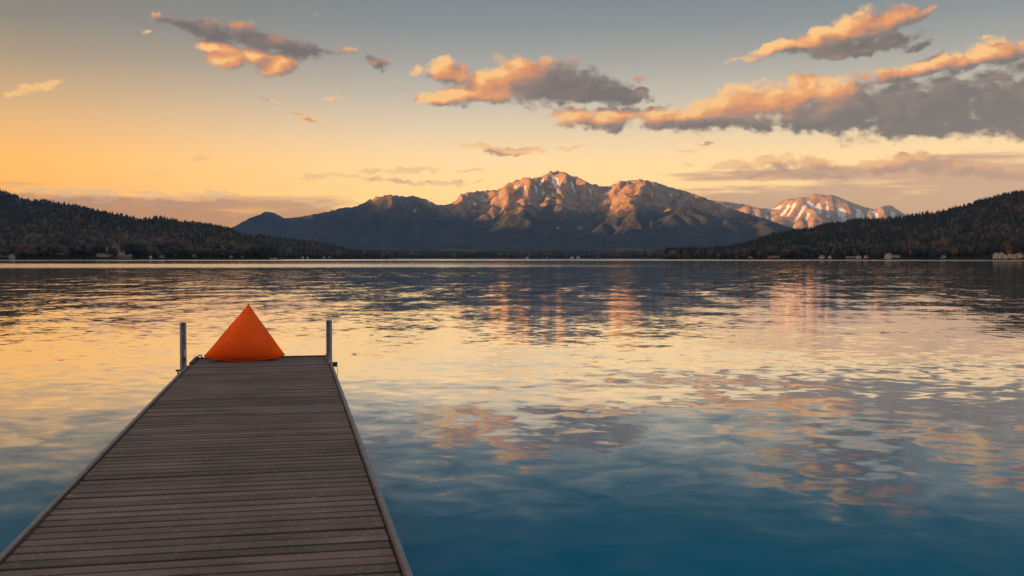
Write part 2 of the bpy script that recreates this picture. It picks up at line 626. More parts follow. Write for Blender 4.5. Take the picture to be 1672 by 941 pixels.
def resample(a, shape):
    """bilinear resize"""
    r = np.linspace(0, a.shape[0] - 1.001, shape[0])[:, None]
    c = np.linspace(0, a.shape[1] - 1.001, shape[1])[None, :]
    r0, c0 = r.astype(int), c.astype(int)
    fr_, fc_ = r - r0, c - c0
    return (a[r0, c0] * (1 - fc_) + a[r0, c0 + 1] * fc_) * (1 - fr_) + (a[r0 + 1, c0] * (1 - fc_) + a[r0 + 1, c0 + 1] * fc_) * fr_


def carve(env, X, Y, dx, seed):
    """let rivers cut valleys and ridges into the massif: first coarse and long, then fine and short"""
    rng = np.random.RandomState(seed)
    Xc, Yc = X[::2, ::2], Y[::2, ::2]
    e = env[::2, ::2]
    warpU = np.clip(1 + 0.55 * fbm(Xc / 900, Yc / 900, 4, seed + 1), 0.25, 2.2)
    z = e * 0.5 + 30 * fbm(Xc / 500, Yc / 500, 5, seed + 2) * np.clip(e / 200, 0, 1) + rng.rand(*Xc.shape) * 6
    z, A = erode(e / 14.0 * warpU, np.clip(z, 0, None), dx * 2, 46, 0.085, m=0.46)
    z = resample(z, X.shape) + rng.rand(*X.shape) * 3
    z, A = erode(env / 26.0 * resample(warpU, X.shape), z, dx, 9, 0.075, m=0.46)
    k = z + np.roll(z, 1, 0) + np.roll(z, -1, 0) + np.roll(z, 1, 1) + np.roll(z, -1, 1)
    z = 0.55 * z + 0.45 * k / 5
    return z * (np.percentile(env, 99.5) / max(np.percentile(z, 99.5), 1)), A


def az_of(x, y):
    return np.arctan2(x, y)


def sil_fn(pts):
    """photo silhouette -> function azimuth -> tangent of elevation"""
    a = sorted(ray(*p) for p in pts)
    aa, tt = np.array([p[0] for p in a]), np.array([p[1] for p in a])
    return lambda az: np.interp(az, aa, tt)


def fit_silhouette(X, Y, Z, sil, a0, a1, nb=420, soft=4, iters=3):
    """scale the heights by azimuth until the skyline runs where it does in the photograph"""
    az = az_of(X, Y)
    cen = np.linspace(a0, a1, nb)
    x0, y0, dx_ = X[0, 0], Y[0, 0], X[0, 1] - X[0, 0]
    rr = np.arange(np.hypot(X, Y).min(), np.hypot(X, Y).max(), dx_ * 0.5)[:, None]
    gx, gy = (rr * np.sin(cen) - x0) / dx_, (rr * np.cos(cen) - y0) / dx_
    ins = (gx >= 0) & (gy >= 0) & (gx < X.shape[1] - 1) & (gy < X.shape[0] - 1)
    gx, gy = np.clip(gx, 0, X.shape[1] - 1.001), np.clip(gy, 0, X.shape[0] - 1.001)
    c, r = gx.astype(int), gy.astype(int)
    fx, fy = gx - c, gy - r
    for _ in range(iters):
        zz = (Z[r, c] * (1 - fx) + Z[r, c + 1] * fx) * (1 - fy) + (Z[r + 1, c] * (1 - fx) + Z[r + 1, c + 1] * fx) * fy
        mx = np.max(np.where(ins, (zz - CAM_Z) / rr, -1.0), axis=0)
        ratio = np.clip(sil(cen), 0.004, None) / np.clip(mx, 0.003, None)
        ratio = np.clip(smooth1(ratio, soft), 0.3, 3.0)
        Z = Z * np.interp(az, cen, ratio)
    return Z


MAIN_SIL = [(150, 424), (250, 412), (330, 392), (360, 380), (380, 371), (410, 355), (424, 351), (433, 345.4), (445, 346.6), (465.5, 356.7), (490, 354), (536, 345.4),
            (561, 338.6), (576, 338.4), (586, 335), (611, 323), (636, 317.8), (661, 321.5), (676.5, 320), (699, 327), (711.7, 334), (726.7, 335),
            (742, 330), (752.7, 316.5), (774, 313), (793, 311.5), (815.5, 309.5), (828, 300), (838, 296.4), (858, 289.6), (870.7, 291.4), (886, 288),
            (901, 278.8), (907, 280.6), (914.7, 278.8), (933.6, 287), (946, 290), (961, 299), (986, 305), (999, 303), (1011, 296.4), (1029, 294.7),
            (1044, 292.7), (1071.7, 297.7), (1091.8, 305), (1122, 312.7), (1155.5, 325), (1185.6, 338), (1236, 353), (1273.6, 365.5), (1306, 376), (1360, 396), (1420, 416), (1500, 424)]
main_sil = sil_fn(MAIN_SIL)


def build_main_mountain():
    dx = 18.0
    xs = np.arange(-3900, 3900, dx)
    ys = np.arange(5000, 12600, dx)
    X, Y = np.meshgrid(xs, ys)
    az = az_of(X, Y)
    rr = np.hypot(X, Y)
    # crest runs further back under the high peak
    kx = np.array([ray(p, 400)[0] for p in (150, 433, 560, 640, 760, 905, 1045, 1180, 1306, 1500)])
    kr = np.array([10300, 10700, 9900, 9300, 10300, 10500, 10000, 9300, 8700, 8300.0])
    Rc = np.interp(az, kx, kr)
    s = (rr - 5300) / (Rc - 5300)
    wob = 0.10 * fbm(X / 1500, Y / 1500, 3, 11)
    s = s + wob
    E = np.clip(np.where(s < 1, s, 1 - (s - 1) * 2.1), 0, 1)
    Eh = np.clip(main_sil(az), 0.0, None) * Rc
    env = Eh * (0.26 * E ** 0.8 + 0.74 * E ** 2.0)
    # spurs reaching towards the lake
    for (p0, r0, p1, r1, p2, r2, hh, wd) in [(905, 10400, 860, 8700, 740, 7000, 0.42, 330), (985, 9800, 930, 8300, 800, 6400, 0.34, 300),
                                             (636, 9300, 590, 8300, 540, 6800, 0.40, 320), (700, 9400, 660, 8200, 640, 6900, 0.30, 280),
                                             (1044, 10000, 1060, 8600, 1040, 6700, 0.33, 320), (840, 10200, 790, 9000, 740, 8000, 0.40, 260),
                                             (560, 9900, 500, 8800, 430, 7600, 0.35, 300), (1180, 9300, 1150, 8200, 1140, 6800, 0.30, 300),
                                             (930, 10400, 960, 9300, 985, 8500, 0.48, 220)]:
        pts = []
        for p, r_ in ((p0, r0), (p1, r1), (p2, r2)):
            a = ray(p, 400)[0]
            pts.append((r_ * math.sin(a), r_ * math.cos(a)))
        hb = float(main_sil(ray(p0, 400)[0])) * r0
        for k in range(2):
            (xa, ya), (xb, yb) = pts[k], pts[k + 1]
            t = np.clip(((X - xa) * (xb - xa) + (Y - ya) * (yb - ya)) / ((xb - xa) ** 2 + (yb - ya) ** 2), 0, 1)
            d = np.hypot(X - xa - t * (xb - xa) + 90 * vnoise(X / 300, Y / 300, 3), Y - ya - t * (yb - ya))
            tt = (k + t) / 2
            top = hb * hh * (1.7 * (1 - tt) ** 1.3 + 0.28)
            env = np.maximum(env, top - d * 0.62 - 0.0)
    env = np.clip(env, 0, None)
    ze, A = carve(env, X, Y, dx, 400)
    Z = 0.88 * ze + 0.12 * env
    hn = np.clip(Z / 700, 0, 1)
    Z = Z + hn * (24 * (ridged(X / 190, Y / 190, 5, 31) - 0.9) + 7 * fbm(X / 70, Y / 70, 3, 37))
    Z = np.clip(Z, 0, None)
    Z = fit_silhouette(X, Y, Z, main_sil, ray(150, 400)[0], ray(1500, 400)[0], nb=460, soft=3, iters=4)
    Z = Z - 2.0
    gy, gx = np.gradient(Z, dx)
    slope = np.hypot(gx, gy)
    lap = (np.roll(Z, 2, 0) + np.roll(Z, -2, 0) + np.roll(Z, 2, 1) + np.roll(Z, -2, 1) - 4 * Z) / dx
    chan = np.log10(np.maximum(A / dx ** 2, 1.0))
    me = np_mesh('mountain', np.stack([X, Y, Z], -1).reshape(-1, 3), grid_quads(*X.shape))
    point_attr(me, 'slope', slope.ravel())
    point_attr(me, 'hollow', np.clip(lap, -2, 2).ravel())
    point_attr(me, 'gully', chan.ravel())
    return me


FAR_SIL = [(1060, 352), (1120, 330), (1150, 325), (1170, 328), (1200, 331.6), (1221, 335), (1236, 340), (1258, 341), (1281, 326.6), (1300, 323.5), (1319, 321.5), (1329, 315.5),
           (1341, 317.8), (1361, 319), (1386, 329), (1411, 338), (1427, 341.6), (1442, 336.6), (1454, 335), (1472, 346.7), (1484, 353), (1520, 370), (1600, 410), (1660, 424)]
far_sil = sil_fn(FAR_SIL)


def build_far_mountain():
    dx = 36.0
    xs = np.arange(1500, 8200, dx)
    ys = np.arange(12900, 18300, dx)
    X, Y = np.meshgrid(xs, ys)
    az = az_of(X, Y)
    rr = np.hypot(X, Y)
    Rc = 16400 + 250 * np.sin(az * 40)
    s = (rr - 13300) / (Rc - 13300) + 0.08 * fbm(X / 1200, Y / 1200, 3, 51)
    E = np.clip(np.where(s < 1, s, 1 - (s - 1) * 1.9), 0, 1)
    env = np.clip(far_sil(az), 0, None) * Rc * (0.35 * E + 0.65 * E ** 1.9)
    ze, A = carve(env, X, Y, dx, 900)
    Z = 0.88 * ze + 0.12 * env
    Z = Z + np.clip(Z / 700, 0, 1) * (14 * (ridged(X / 420, Y / 420, 4, 71) - 0.9) + 7 * fbm(X / 120, Y / 120, 3, 77))
    Z = fit_silhouette(X, Y, np.clip(Z, 0, None), far_sil, ray(1060, 400)[0], ray(1660, 400)[0], nb=260, soft=3, iters=4) - 2.0
    gy, gx = np.gradient(Z, dx)
    lap = (np.roll(Z, 2, 0) + np.roll(Z, -2, 0) + np.roll(Z, 2, 1) + np.roll(Z, -2, 1) - 4 * Z) / dx
    chan = np.log10(np.maximum(A / dx ** 2, 1.0))
    me = np_mesh('snowy_mountain', np.stack([X, Y, Z], -1).reshape(-1, 3), grid_quads(*X.shape))
    point_attr(me, 'slope', np.hypot(gx, gy).ravel())
    point_attr(me, 'hollow', np.clip(lap, -2, 2).ravel())
    point_attr(me, 'gully', chan.ravel())
    return me


def mountain_material(name, tree_line, rock_line, snow_line, snow_amt):
    m, t, out = material(name)
    geo = t.node('ShaderNodeNewGeometry')
    pos = geo.outputs['Position']
    z = t.sep(pos)[2]
    sl = t.node('ShaderNodeAttribute', attribute_name='slope').outputs['Fac']
    ho = t.node('ShaderNodeAttribute', attribute_name='hollow').outputs['Fac']
    gu = t.node('ShaderNodeAttribute', attribute_name='gully').outputs['Fac']
    n1 = t.noise(pos, 0.0022, 6, 0.6)
    n2 = t.noise(pos, 0.011, 6, 0.62)
    n3 = t.noise(pos, 0.045, 4, 0.6)
    zz = t.m('ADD', z, t.m('MULTIPLY', t.m('SUBTRACT', n1, 0.5), 190))
    zz = t.m('ADD', zz, t.m('MULTIPLY', t.m('SUBTRACT', n2, 0.5), 180))
    px_ = t.sep(pos)[0]
    zz = t.m('SUBTRACT', zz, t.m('MULTIPLY', t.mapr(px_, -500, -900), 150))
    forest = t.mix(t.mapr(n3, 0.35, 0.65), (0.026, 0.040, 0.040), (0.046, 0.054, 0.046))
    forest = t.mix(t.mapr(n2, 0.48, 0.66), forest, (0.070, 0.060, 0.044))
    meadow = t.mix(n2, (0.060, 0.050, 0.032), (0.13, 0.10, 0.062))
    rock = t.mix(t.mapr(n2, 0.3, 0.7), (0.17, 0.120, 0.080), (0.38, 0.265, 0.165))
    c = t.mix(t.mapr(zz, tree_line - 60, tree_line + 60), forest, meadow)
    rk = t.m('MAXIMUM', t.mapr(zz, rock_line - 60, rock_line + 90), t.m('MULTIPLY', t.mapr(sl, 0.62, 0.95), t.mapr(zz, tree_line - 120, tree_line + 60)))
    c = t.mix(rk, c, rock)
    sn = t.m('ADD', t.m('MULTIPLY', ho, 0.55), t.m('MULTIPLY', t.m('SUBTRACT', n3, 0.5), 2.0))
    sn = t.m('ADD', sn, t.m('MULTIPLY', t.m('SUBTRACT', t.m('MINIMUM', gu, 2.2), 0.9), 0.36))
    sn = t.m('ADD', sn, t.m('MULTIPLY', t.m('SUBTRACT', n2, 0.5), 0.9))
    sn = t.m('ADD', sn, t.m('MULTIPLY', t.m('SUBTRACT', zz, snow_line), 0.0030))
    sn = t.m('SUBTRACT', sn, t.m('MULTIPLY', t.mapr(sl, 0.55, 1.1), 0.55))
    snow = t.mapr(sn, 0.30 - snow_amt, 0.44 - snow_amt)
    snow = t.m('MULTIPLY', snow, t.mapr(zz, snow_line - 140, snow_line + 60))
    c = t.mix(snow, c, (0.72, 0.74, 0.78))
    hgt = t.m('ADD', t.m('MULTIPLY', n2, 30.0), t.m('MULTIPLY', n3, 18.0))
    principled(t, out, c, 0.95, 0.05, normal=t.bump(hgt, 1.0, 1.0))
    return m


o = link('mountain', build_main_mountain(), mountain_material('mountain_ground', 430, 590, 620, 0.0))
tag(o, 'broad bare-topped mountain with thin snow in its gullies behind the lake', 'mountain', kind='structure')
o = link('snowy_mountain', build_far_mountain(), mountain_material('snowy_ground', 380, 540, 600, 0.10))
tag(o, 'distant snow-streaked peak to the right of the broad mountain', 'mountain', kind='structure')


def build_shade_range():  # unseen range, added to shade the lower mountain and the right hill
    dx = 110.0
    xs = np.arange(-9300, -5200, dx)
    ys = np.arange(-2900, 16400, dx)
    X, Y = np.meshgrid(xs, ys)
    cx = -6700 - np.clip(Y - 9000, 0, None) * 0.20 + 260 * fbm(Y / 2600, Y * 0 + 3.3, 3, 81)
    d = np.abs(X - cx) / 1350
    H = 915 + 120 * np.clip((3500 - Y) / 1500, 0, 1) + 120 * fbm(Y / 1500, Y * 0 + 1.7, 4, 83)
    Z = H * np.clip(1 - d, 0, 1) ** 1.15 * (0.82 + 0.22 * ridged(X / 1500, Y / 1500, 4, 85)) - 2
    me = np_mesh('unseen_shade_hills', np.stack([X, Y, Z], -1).reshape(-1, 3), grid_quads(*X.shape))
    gy, gx = np.gradient(Z, dx)
    point_attr(me, 'slope', np.hypot(gx, gy).ravel())
    point_attr(me, 'hollow', np.zeros(Z.size))
    return me


o = link('unseen_shade_hills', build_shade_range(), bpy.data.materials['mountain_ground'])
tag(o, kind='structure')

# ------------------------------------------------------------------ wooded hills round the lake
hill_mat, t, out = material('forest_floor')
geo = t.node('ShaderNodeNewGeometry')
n1 = t.noise(geo.outputs['Position'], 0.06, 5, 0.6)
principled(t, out, t.mix(n1, (0.016, 0.018, 0.012), (0.04, 0.035, 0.022)), 0.95, 0.05)


class Hill:
    """terrain on a fan of columns (azimuth) and rows (distance) seen from the dock"""
    def __init__(self, name, sil, ridge, shore, back, drop_px, seed, az_extra=(), step=0.0022, nr=64, relief=0.16, shape=0.85):
        pts = [ray(*p) for p in sil] + list(az_extra)
        pts.sort()
        aa, tt = np.array([p[0] for p in pts]), np.array([p[1] for p in pts])
        self.a0, self.a1 = aa[0], aa[-1]
        self.az = np.arange(self.a0, self.a1 + step, step)
        nc = len(self.az)
        rs, rc, rb = shore(self.az), ridge(self.az), back(self.az)
        u = np.linspace(0, 1, nr)[:, None]
        self.u = u
        uc = 0.62
        rr = np.where(u < uc, rs + (rc - rs) * (u / uc), rc + (rb - rc) * (u - uc) / (1 - uc))
        A = np.broadcast_to(self.az, rr.shape)
        X, Y = rr * np.sin(A), rr * np.cos(A)
        sil_t = np.interp(self.az, aa, tt) - drop_px / F_PX
        Hr = np.clip(sil_t, 0.0008, None) * rc + CAM_Z
        s = u / uc
        prof = np.where(s < 1, np.clip(s, 0, 1) ** shape, 1 - 0.75 * (np.clip(u - uc, 0, 1) / (1 - uc)) ** 1.4)
        Z = Hr * prof
        bumpy = relief * Hr * np.clip(s, 0, 1) * fbm(X / 240, Y / 240, 4, seed) * np.clip(s * 3, 0, 1)
        gully = -0.5 * relief * Hr * (1 - np.abs(fbm(X / 300, Y / 500, 3, seed + 9))) * np.clip(s * (1.15 - s) * 3, 0, 1) * (s < 1.15)
        Z = Z + bumpy + gully
        for _ in range(3):
            mx = np.max((Z - CAM_Z) / rr, axis=0)
            tgt = np.maximum(sil_t, 0.0008)
            ratio = np.clip(smooth1((tgt * rc + CAM_Z) / np.maximum(mx * rc + CAM_Z, 0.3), 2), 0.3, 3)
            Z = Z * ratio
        Z = Z + 0.5
        Z[0, :] = -2.5
        Z[-1, :] = -2.5
        Z[:, 0] = np.minimum(Z[:, 0], -1.0)
        Z[:, -1] = np.minimum(Z[:, -1], -1.0)
        self.X, self.Y, self.Z, self.rr = X, Y, Z, rr
        self.rs, self.rc, self.rb = rs, rc, rb
        me = np_mesh(name, np.stack([X, Y, Z], -1).reshape(-1, 3), grid_quads(nr, nc))
        self.o = link(name, me, hill_mat)
        tag(self.o, kind='structure')

    def z(self, az, r):
        """height at azimuth, range (arrays)"""
        az, r = np.atleast_1d(az), np.atleast_1d(r)
        c = np.clip((az - self.az[0]) / (self.az[1] - self.az[0]), 0, len(self.az) - 1.001)
        c0 = c.astype(int)
        fc = c - c0
        rs, rc, rb = (np.interp(az, self.az, q) for q in (self.rs, self.rc, self.rb))
        uc = 0.62
        u = np.where(r < rc, uc * (r - rs) / (rc - rs), uc + (1 - uc) * (r - rc) / (rb - rc))
        q = np.clip(u, 0, 1) * (len(self.u) - 1.001)
        q0 = q.astype(int)
        fq = q - q0
        Z = self.Z
        return (Z[q0, c0] * (1 - fq) + Z[q0 + 1, c0] * fq) * (1 - fc) + (Z[q0, c0 + 1] * (1 - fq) + Z[q0 + 1, c0 + 1] * fq) * fc

    def find(self, px, py):
        """where the ray through a photo pixel meets this hill's slope: azimuth, range, height"""
        az, te = ray(px, py)
        rs = float(np.interp(az, self.az, self.rs))
        rc = float(np.interp(az, self.az, self.rc))
        r = np.linspace(rs + 8, rc, 400)
        zz = self.z(np.full(400, az), r)
        k = np.argmax((zz - CAM_Z) / r >= te)
        if (zz[k] - CAM_Z) / r[k] < te:
            k = 0
        return az, float(r[k]), float(zz[k])


def px_interp(pairs):
    a = [(ray(p, 400)[0], v) for p, v in pairs]
    aa, vv = np.array([q[0] for q in a]), np.array([q[1] for q in a], float)
    return lambda az: np.interp(az, aa, vv)


def lift(f, d):
    return lambda az: f(az) + d


shoreA = px_interp([(-4500, 620), (-1500, 1000), (-300, 1350), (0, 1480), (420, 1560), (600, 1700)])
ridgeA = px_interp([(-4500, 1300), (-1500, 1900), (-300, 2350), (0, 2500), (300, 2500), (420, 2200), (600, 2000)])
HILL_A = Hill('wooded_hill', [(-300, 348), (-120, 350), (-40, 352), (0, 352), (40, 350), (63, 346.5), (100, 345), (140, 342), (161, 346), (213, 355), (234, 359), (262, 364), (300, 366),
                              (326, 366), (352, 370), (372, 375), (402, 389), (430, 401), (462, 413)],
              ridgeA, shoreA, lift(ridgeA, 900), 9, 101,
              az_extra=[(R(-38), 0.055), (R(-50), 0.085), (R(-75), 0.11), (R(-100), 0.11), (R(-118), 0.09), (R(-128), 0.03)])
ridgeB = px_interp([(-400, 3700), (300, 3900)])
HILL_B = Hill('high_wooded_hill', [(-300, 285), (-120, 293), (-50, 298), (0, 309.6), (25, 320), (53, 327), (68, 326.5), (88, 330), (120, 334), (143, 340), (161, 346), (200, 358), (260, 376), (330, 400)],
              ridgeB, px_interp([(-400, 2700), (300, 2900)]), lift(ridgeB, 900), 6, 111, az_extra=[(R(-34), 0.06), (R(-38), 0.02)])
ridgeC = px_interp([(150, 3500), (500, 3500)])
HILL_C = Hill('wooded_knoll', [(150, 390), (200, 366), (236, 358), (259, 353), (280, 357.5), (301, 361.5), (326, 364.5), (352, 369.5), (402, 390), (440, 404)],
              ridgeC, px_interp([(150, 2800), (500, 2800)]), lift(ridgeC, 700), 6, 121)
shoreD = px_interp([(330, 1850), (600, 2300)])
HILL_D = Hill('wooded_headland', [(330, 402), (380, 394), (403, 388.5), (428, 386.5), (473, 393), (511, 397), (536, 399.5), (551, 405), (575, 413), (600, 417), (640, 420)],
              lift(shoreD, 900), shoreD, lift(shoreD, 1500), 6, 131)
shoreE = px_interp([(500, 2600), (700, 3400), (1000, 3500), (1250, 2600)])
HILL_E = Hill('far_shore', [(480, 420), (540, 416), (700, 416), (850, 416.5), (900, 415.5), (1000, 416), (1100, 415.5), (1180, 411), (1230, 408), (1280, 408), (1330, 416)],
              lift(shoreE, 700), shoreE, lift(shoreE, 1500), 3, 141, relief=0.08)
shoreF = px_interp([(1100, 1900), (1250, 1620), (1700, 1500), (2300, 1250), (3600, 1000)])
ridgeF = px_interp([(1100, 2300), (1250, 2500), (1500, 2750), (1700, 2700), (2300, 2400), (3600, 2000)])
HILL_F = Hill('wooded_slope', [(1080, 419), (1135, 414), (1185, 408), (1200, 404.5), (1231, 395.7), (1241, 390.7), (1261, 384), (1290, 380), (1311, 377), (1329, 375.6), (1341, 368.5), (1371, 364), (1392, 360), (1412, 358.7),
                               (1445, 357.5), (1478, 354.5), (1496, 350.7), (1507, 348.5), (1522, 349.4), (1545, 343.4), (1589, 332), (1622, 322), (1645, 316.7), (1672, 313.4), (1750, 306), (1900, 312), (2300, 330)],
              ridgeF, shoreF, lift(ridgeF, 900), 9, 151, az_extra=[(R(55), 0.05), (R(66), 0.01)])

# green pasture at the mountain's foot
mead_mat, t, out = material('pasture')
geo = t.node('ShaderNodeNewGeometry')
n1 = t.noise(geo.outputs['Position'], 0.02, 4, 0.6)
n2 = t.noise(geo.outputs['Position'], 0.006, 5, 0.65)
principled(t, out, t.mix(t.mapr(n2, 0.45, 0.55), (0.020, 0.026, 0.018), t.mix(n1, (0.05, 0.075, 0.03), (0.11, 0.12, 0.055))), 0.95, 0.05)


def pasture(sil, r0, r1, seed):
    h = Hill('pasture', sil, lambda a: np.full_like(a, r1), lambda a: np.full_like(a, r0), lambda a: np.full_like(a, r1 + 500), 0, seed, nr=40, relief=0.35)
    h.o.data.materials.clear()
    h.o.data.materials.append(mead_mat)
    return h


pasture([(985, 418), (1005, 408), (1012, 403.5), (1022, 404.5), (1032, 408), (1050, 407), (1060, 406), (1080, 408), (1100, 411), (1120, 417)], 4400, 5200, 171)
pasture([(690, 418), (720, 407), (742, 402.5), (760, 402), (790, 405), (815, 410), (840, 417)], 4400, 5200, 181)

# ------------------------------------------------------------------ trees
tree_mat, t, out = material('foliage')
at = t.node('ShaderNodeAttribute', attribute_name='tint')
geo = t.node('ShaderNodeNewGeometry')
nz = t.noise(geo.outputs['Position'], 0.35, 3, 0.6)
principled(t, out, t.mix(1.0, at.outputs['Color'], t.mix(nz, (0.72, 0.72, 0.72), (1.3, 1.3, 1.3)), 'MULTIPLY'), 0.9, 0.08)


def lowpoly_conifer(rng):
    v, f = [], []
    n = 6
    for (z0, z1, rad) in ((0.08, 0.62, 0.20), (0.42, 1.0, 0.135)):
        b = len(v)
        for k in range(n):
            a = 2 * math.pi * k / n + rng.uniform(0, 0.4)
            r_ = rad * rng.uniform(0.8, 1.25)
            v.append((r_ * math.cos(a), r_ * math.sin(a), z0 + rng.uniform(-0.04, 0.04)))
        v.append((rng.uniform(-0.01, 0.01), rng.uniform(-0.01, 0.01), z1))
        f += [(b + k, b + (k + 1) % n, b + n) for k in range(n)]
    return np.array(v), np.array(f)


def lowpoly_broadleaf(rng):
    bm = bmesh.new()
    bmesh.ops.create_icosphere(bm, subdivisions=2, radius=1.0)
    v = []
    ph = rng.uniform(0, 9)
    for q in bm.verts:
        c = q.co
        d = 1 + 0.16 * math.sin(3.1 * c.x + ph) * math.cos(2.7 * c.y + ph * 2) + rng.uniform(-0.13, 0.13)
        v.append((c.x * d * 0.36, c.y * d * 0.36, 0.55 + c.z * d * 0.43))
    f = [[q.index for q in p.verts] for p in bm.faces]
    bm.free()
    return np.array(v), np.array(f)


_r = random.Random(5)
CONIFERS = [lowpoly_conifer(_r) for _ in range(4)]
BROADS = [lowpoly_broadleaf(_r) for _ in range(4)]
NEAR_HOUSES = []       # (azimuth, range, half-width in rad): trees keep clear of the fronts of the houses


def forest(name, hill, p0, p1, area, h_con, h_br, broad_low, broad_high, seed, front=0.0, rmax=1.12, tint=1.0):
    rng = np.random.RandomState(seed)
    a0, a1 = max(ray(p0, 400)[0], hill.a0 + 0.004), min(ray(p1, 400)[0], hill.a1 - 0.004)
    rs_m, rc_m = float(hill.rs.min()), float((hill.rc + (hill.rb - hill.rc) * (rmax - 1) * 1.5).max())
    n = int((a1 - a0) * 0.5 * (rc_m ** 2 - rs_m ** 2) / area)
    az = rng.uniform(a0, a1, n)
    r = np.sqrt(rng.uniform(rs_m ** 2, rc_m ** 2, n))
    rs, rc, rb = (np.interp(az, hill.az, q) for q in (hill.rs, hill.rc, hill.rb))
    keep = (r > rs + 10 + front) & (r < rc + (rb - rc) * 0.16)
    for (ha, hr, hw) in NEAR_HOUSES:
        keep &= ~((np.abs(az - ha) < hw) & (r > hr - 46) & (r < hr + 10))
    az, r, rs, rc = az[keep], r[keep], rs[keep], rc[keep]
    z = hill.z(az, r)
    ok = z > 0.4
    az, r, rs, rc, z = az[ok], r[ok], rs[ok], rc[ok], z[ok]
    s = np.clip((r - rs) / (rc - rs), 0, 1)
    x, y = r * np.sin(az), r * np.cos(az)
    patch = fbm(x / 170, y / 170, 3, seed + 3)
    pb = np.clip(broad_low + (broad_high - broad_low) * s + 0.35 * patch, 0.02, 0.98)
    isb = rng.rand(len(az)) < pb
    V, T, C = [], [], []
    off = 0
    pal_c = np.array([(0.018, 0.026, 0.018), (0.024, 0.032, 0.020), (0.030, 0.034, 0.022), (0.040, 0.036, 0.024)])
    pal_b = np.array([(0.060, 0.048, 0.032), (0.085, 0.060, 0.038), (0.045, 0.045, 0.026), (0.10, 0.066, 0.038), (0.05, 0.040, 0.030)])
    for kinds, sel, pal, hh in ((CONIFERS, ~isb, pal_c, h_con), (BROADS, isb, pal_b, h_br)):
        ids = np.where(sel)[0]
        for k, (bv, bf) in enumerate(kinds):
            sub = ids[k::len(kinds)]
            m_ = len(sub)
            if m_ == 0:
                continue
            sc_ = hh * rng.uniform(0.52, 1.32, m_)
            wd = sc_ * rng.uniform(0.85, 1.25, m_)
            th = rng.uniform(0, 2 * np.pi, m_)
            c_, s_ = np.cos(th), np.sin(th)
            vx = (bv[None, :, 0] * c_[:, None] - bv[None, :, 1] * s_[:, None]) * wd[:, None] + x[sub][:, None]
            vy = (bv[None, :, 0] * s_[:, None] + bv[None, :, 1] * c_[:, None]) * wd[:, None] + y[sub][:, None]
            vz = bv[None, :, 2] * sc_[:, None] + z[sub][:, None] - 0.3
            V.append(np.stack([vx, vy, vz], -1).reshape(-1, 3))
            T.append((bf[None] + (np.arange(m_) * len(bv))[:, None, None] + off).reshape(-1, 3))
            off += m_ * len(bv)
            col = pal[rng.randint(0, len(pal), m_)] * rng.uniform(0.65, 1.35, (m_, 1)) * tint
            C.append(np.repeat(col, len(bv), axis=0))
    if not V:
        return
    V, T, C = np.concatenate(V), np.concatenate(T), np.concatenate(C)
    me = np_mesh(name, V, tris=T, smooth=False)
    point_attr(me, 'tint', C, 'FLOAT_COLOR')
    o = link(name, me, tree_mat)
    tag(o, kind='stuff')
    return o


# ------------------------------------------------------------------ houses
def plain(name, col, rough=0.85, spec=0.2, var=0.12, scale=0.8, metal=0.0, bump=0.0):
    m, t, out = material(name)
    g = t.node('ShaderNodeTexCoord')
    n = t.noise(g.outputs['Object'], scale, 5, 0.6)
    k = t.mapr(n, 0.3, 0.7, 1 - var, 1 + var)
    principled(t, out, t.v('SCALE', col, k), rough, spec, metal, normal=t.bump(n, bump, 0.02) if bump else None)
    return m


WHITE_W = plain('white_render', (0.60, 0.55, 0.48))
CREAM_W = plain('cream_render', (0.62, 0.50, 0.36))
OCHRE_W = plain('ochre_render', (0.55, 0.33, 0.16))
TIMBER_W = plain('timber_boards', (0.20, 0.125, 0.07))
RED_R = plain('clay_tiles', (0.26, 0.12, 0.075), var=0.25)
GREY_R = plain('slate_tiles', (0.16, 0.15, 0.15), var=0.25)
BROWN_R = plain('brown_tiles', (0.20, 0.13, 0.09), var=0.25)
GLASS_M, t_, out_ = material('window_glass')
principled(t_, out_, (0.03, 0.035, 0.04), 0.08, 0.6)
FRAME_M = plain('window_frame_paint', (0.6, 0.56, 0.5))


def gable_walls(w_, d_, h_, g_):
    m = MB()
    b = m.bm
    f = [(-w_ / 2, -d_ / 2), (w_ / 2, -d_ / 2), (w_ / 2, d_ / 2), (-w_ / 2, d_ / 2)]
    lo = [b.verts.new((x, y, -2.0)) for x, y in f]
    hi = [b.verts.new((x, y, h_)) for x, y in f]
    r0, r1 = b.verts.new((0, -d_ / 2, h_ + g_)), b.verts.new((0, d_ / 2, h_ + g_))
    b.faces.new(lo[::-1])
    b.faces.new((lo[0], lo[1], hi[1], r0, hi[0]))
    b.faces.new((lo[2], lo[3], hi[3], r1, hi[2]))
    b.faces.new((lo[1], lo[2], hi[2], hi[1]))
    b.faces.new((lo[3], lo[0], hi[0], hi[3]))
    b.faces.new((hi[0], r0, r1, hi[3]))
    b.faces.new((hi[1], hi[2], r1, r0))
    return m


def gable_roof(w_, d_, h_, g_, ov=0.6, th=0.28):
    m = MB()
    L = math.hypot(w_ / 2, g_)
    ux, uz = (w_ / 2) / L, g_ / L
    poly = []
    ex, ez = -w_ / 2 - ov * ux, h_ - ov * uz
    prof = [(ex, ez + 0.05), (0, h_ + g_ + 0.05), (-ex, ez + 0.05), (-ex, ez + 0.05 + th), (0, h_ + g_ + 0.05 + th * 1.2), (ex, ez + 0.05 + th)]
    m.prism(prof, d_ + 2 * ov, Matrix.Translation((0, d_ / 2 + ov, 0)) @ Matrix.Rotation(R(90), 4, 'X'))
    return m


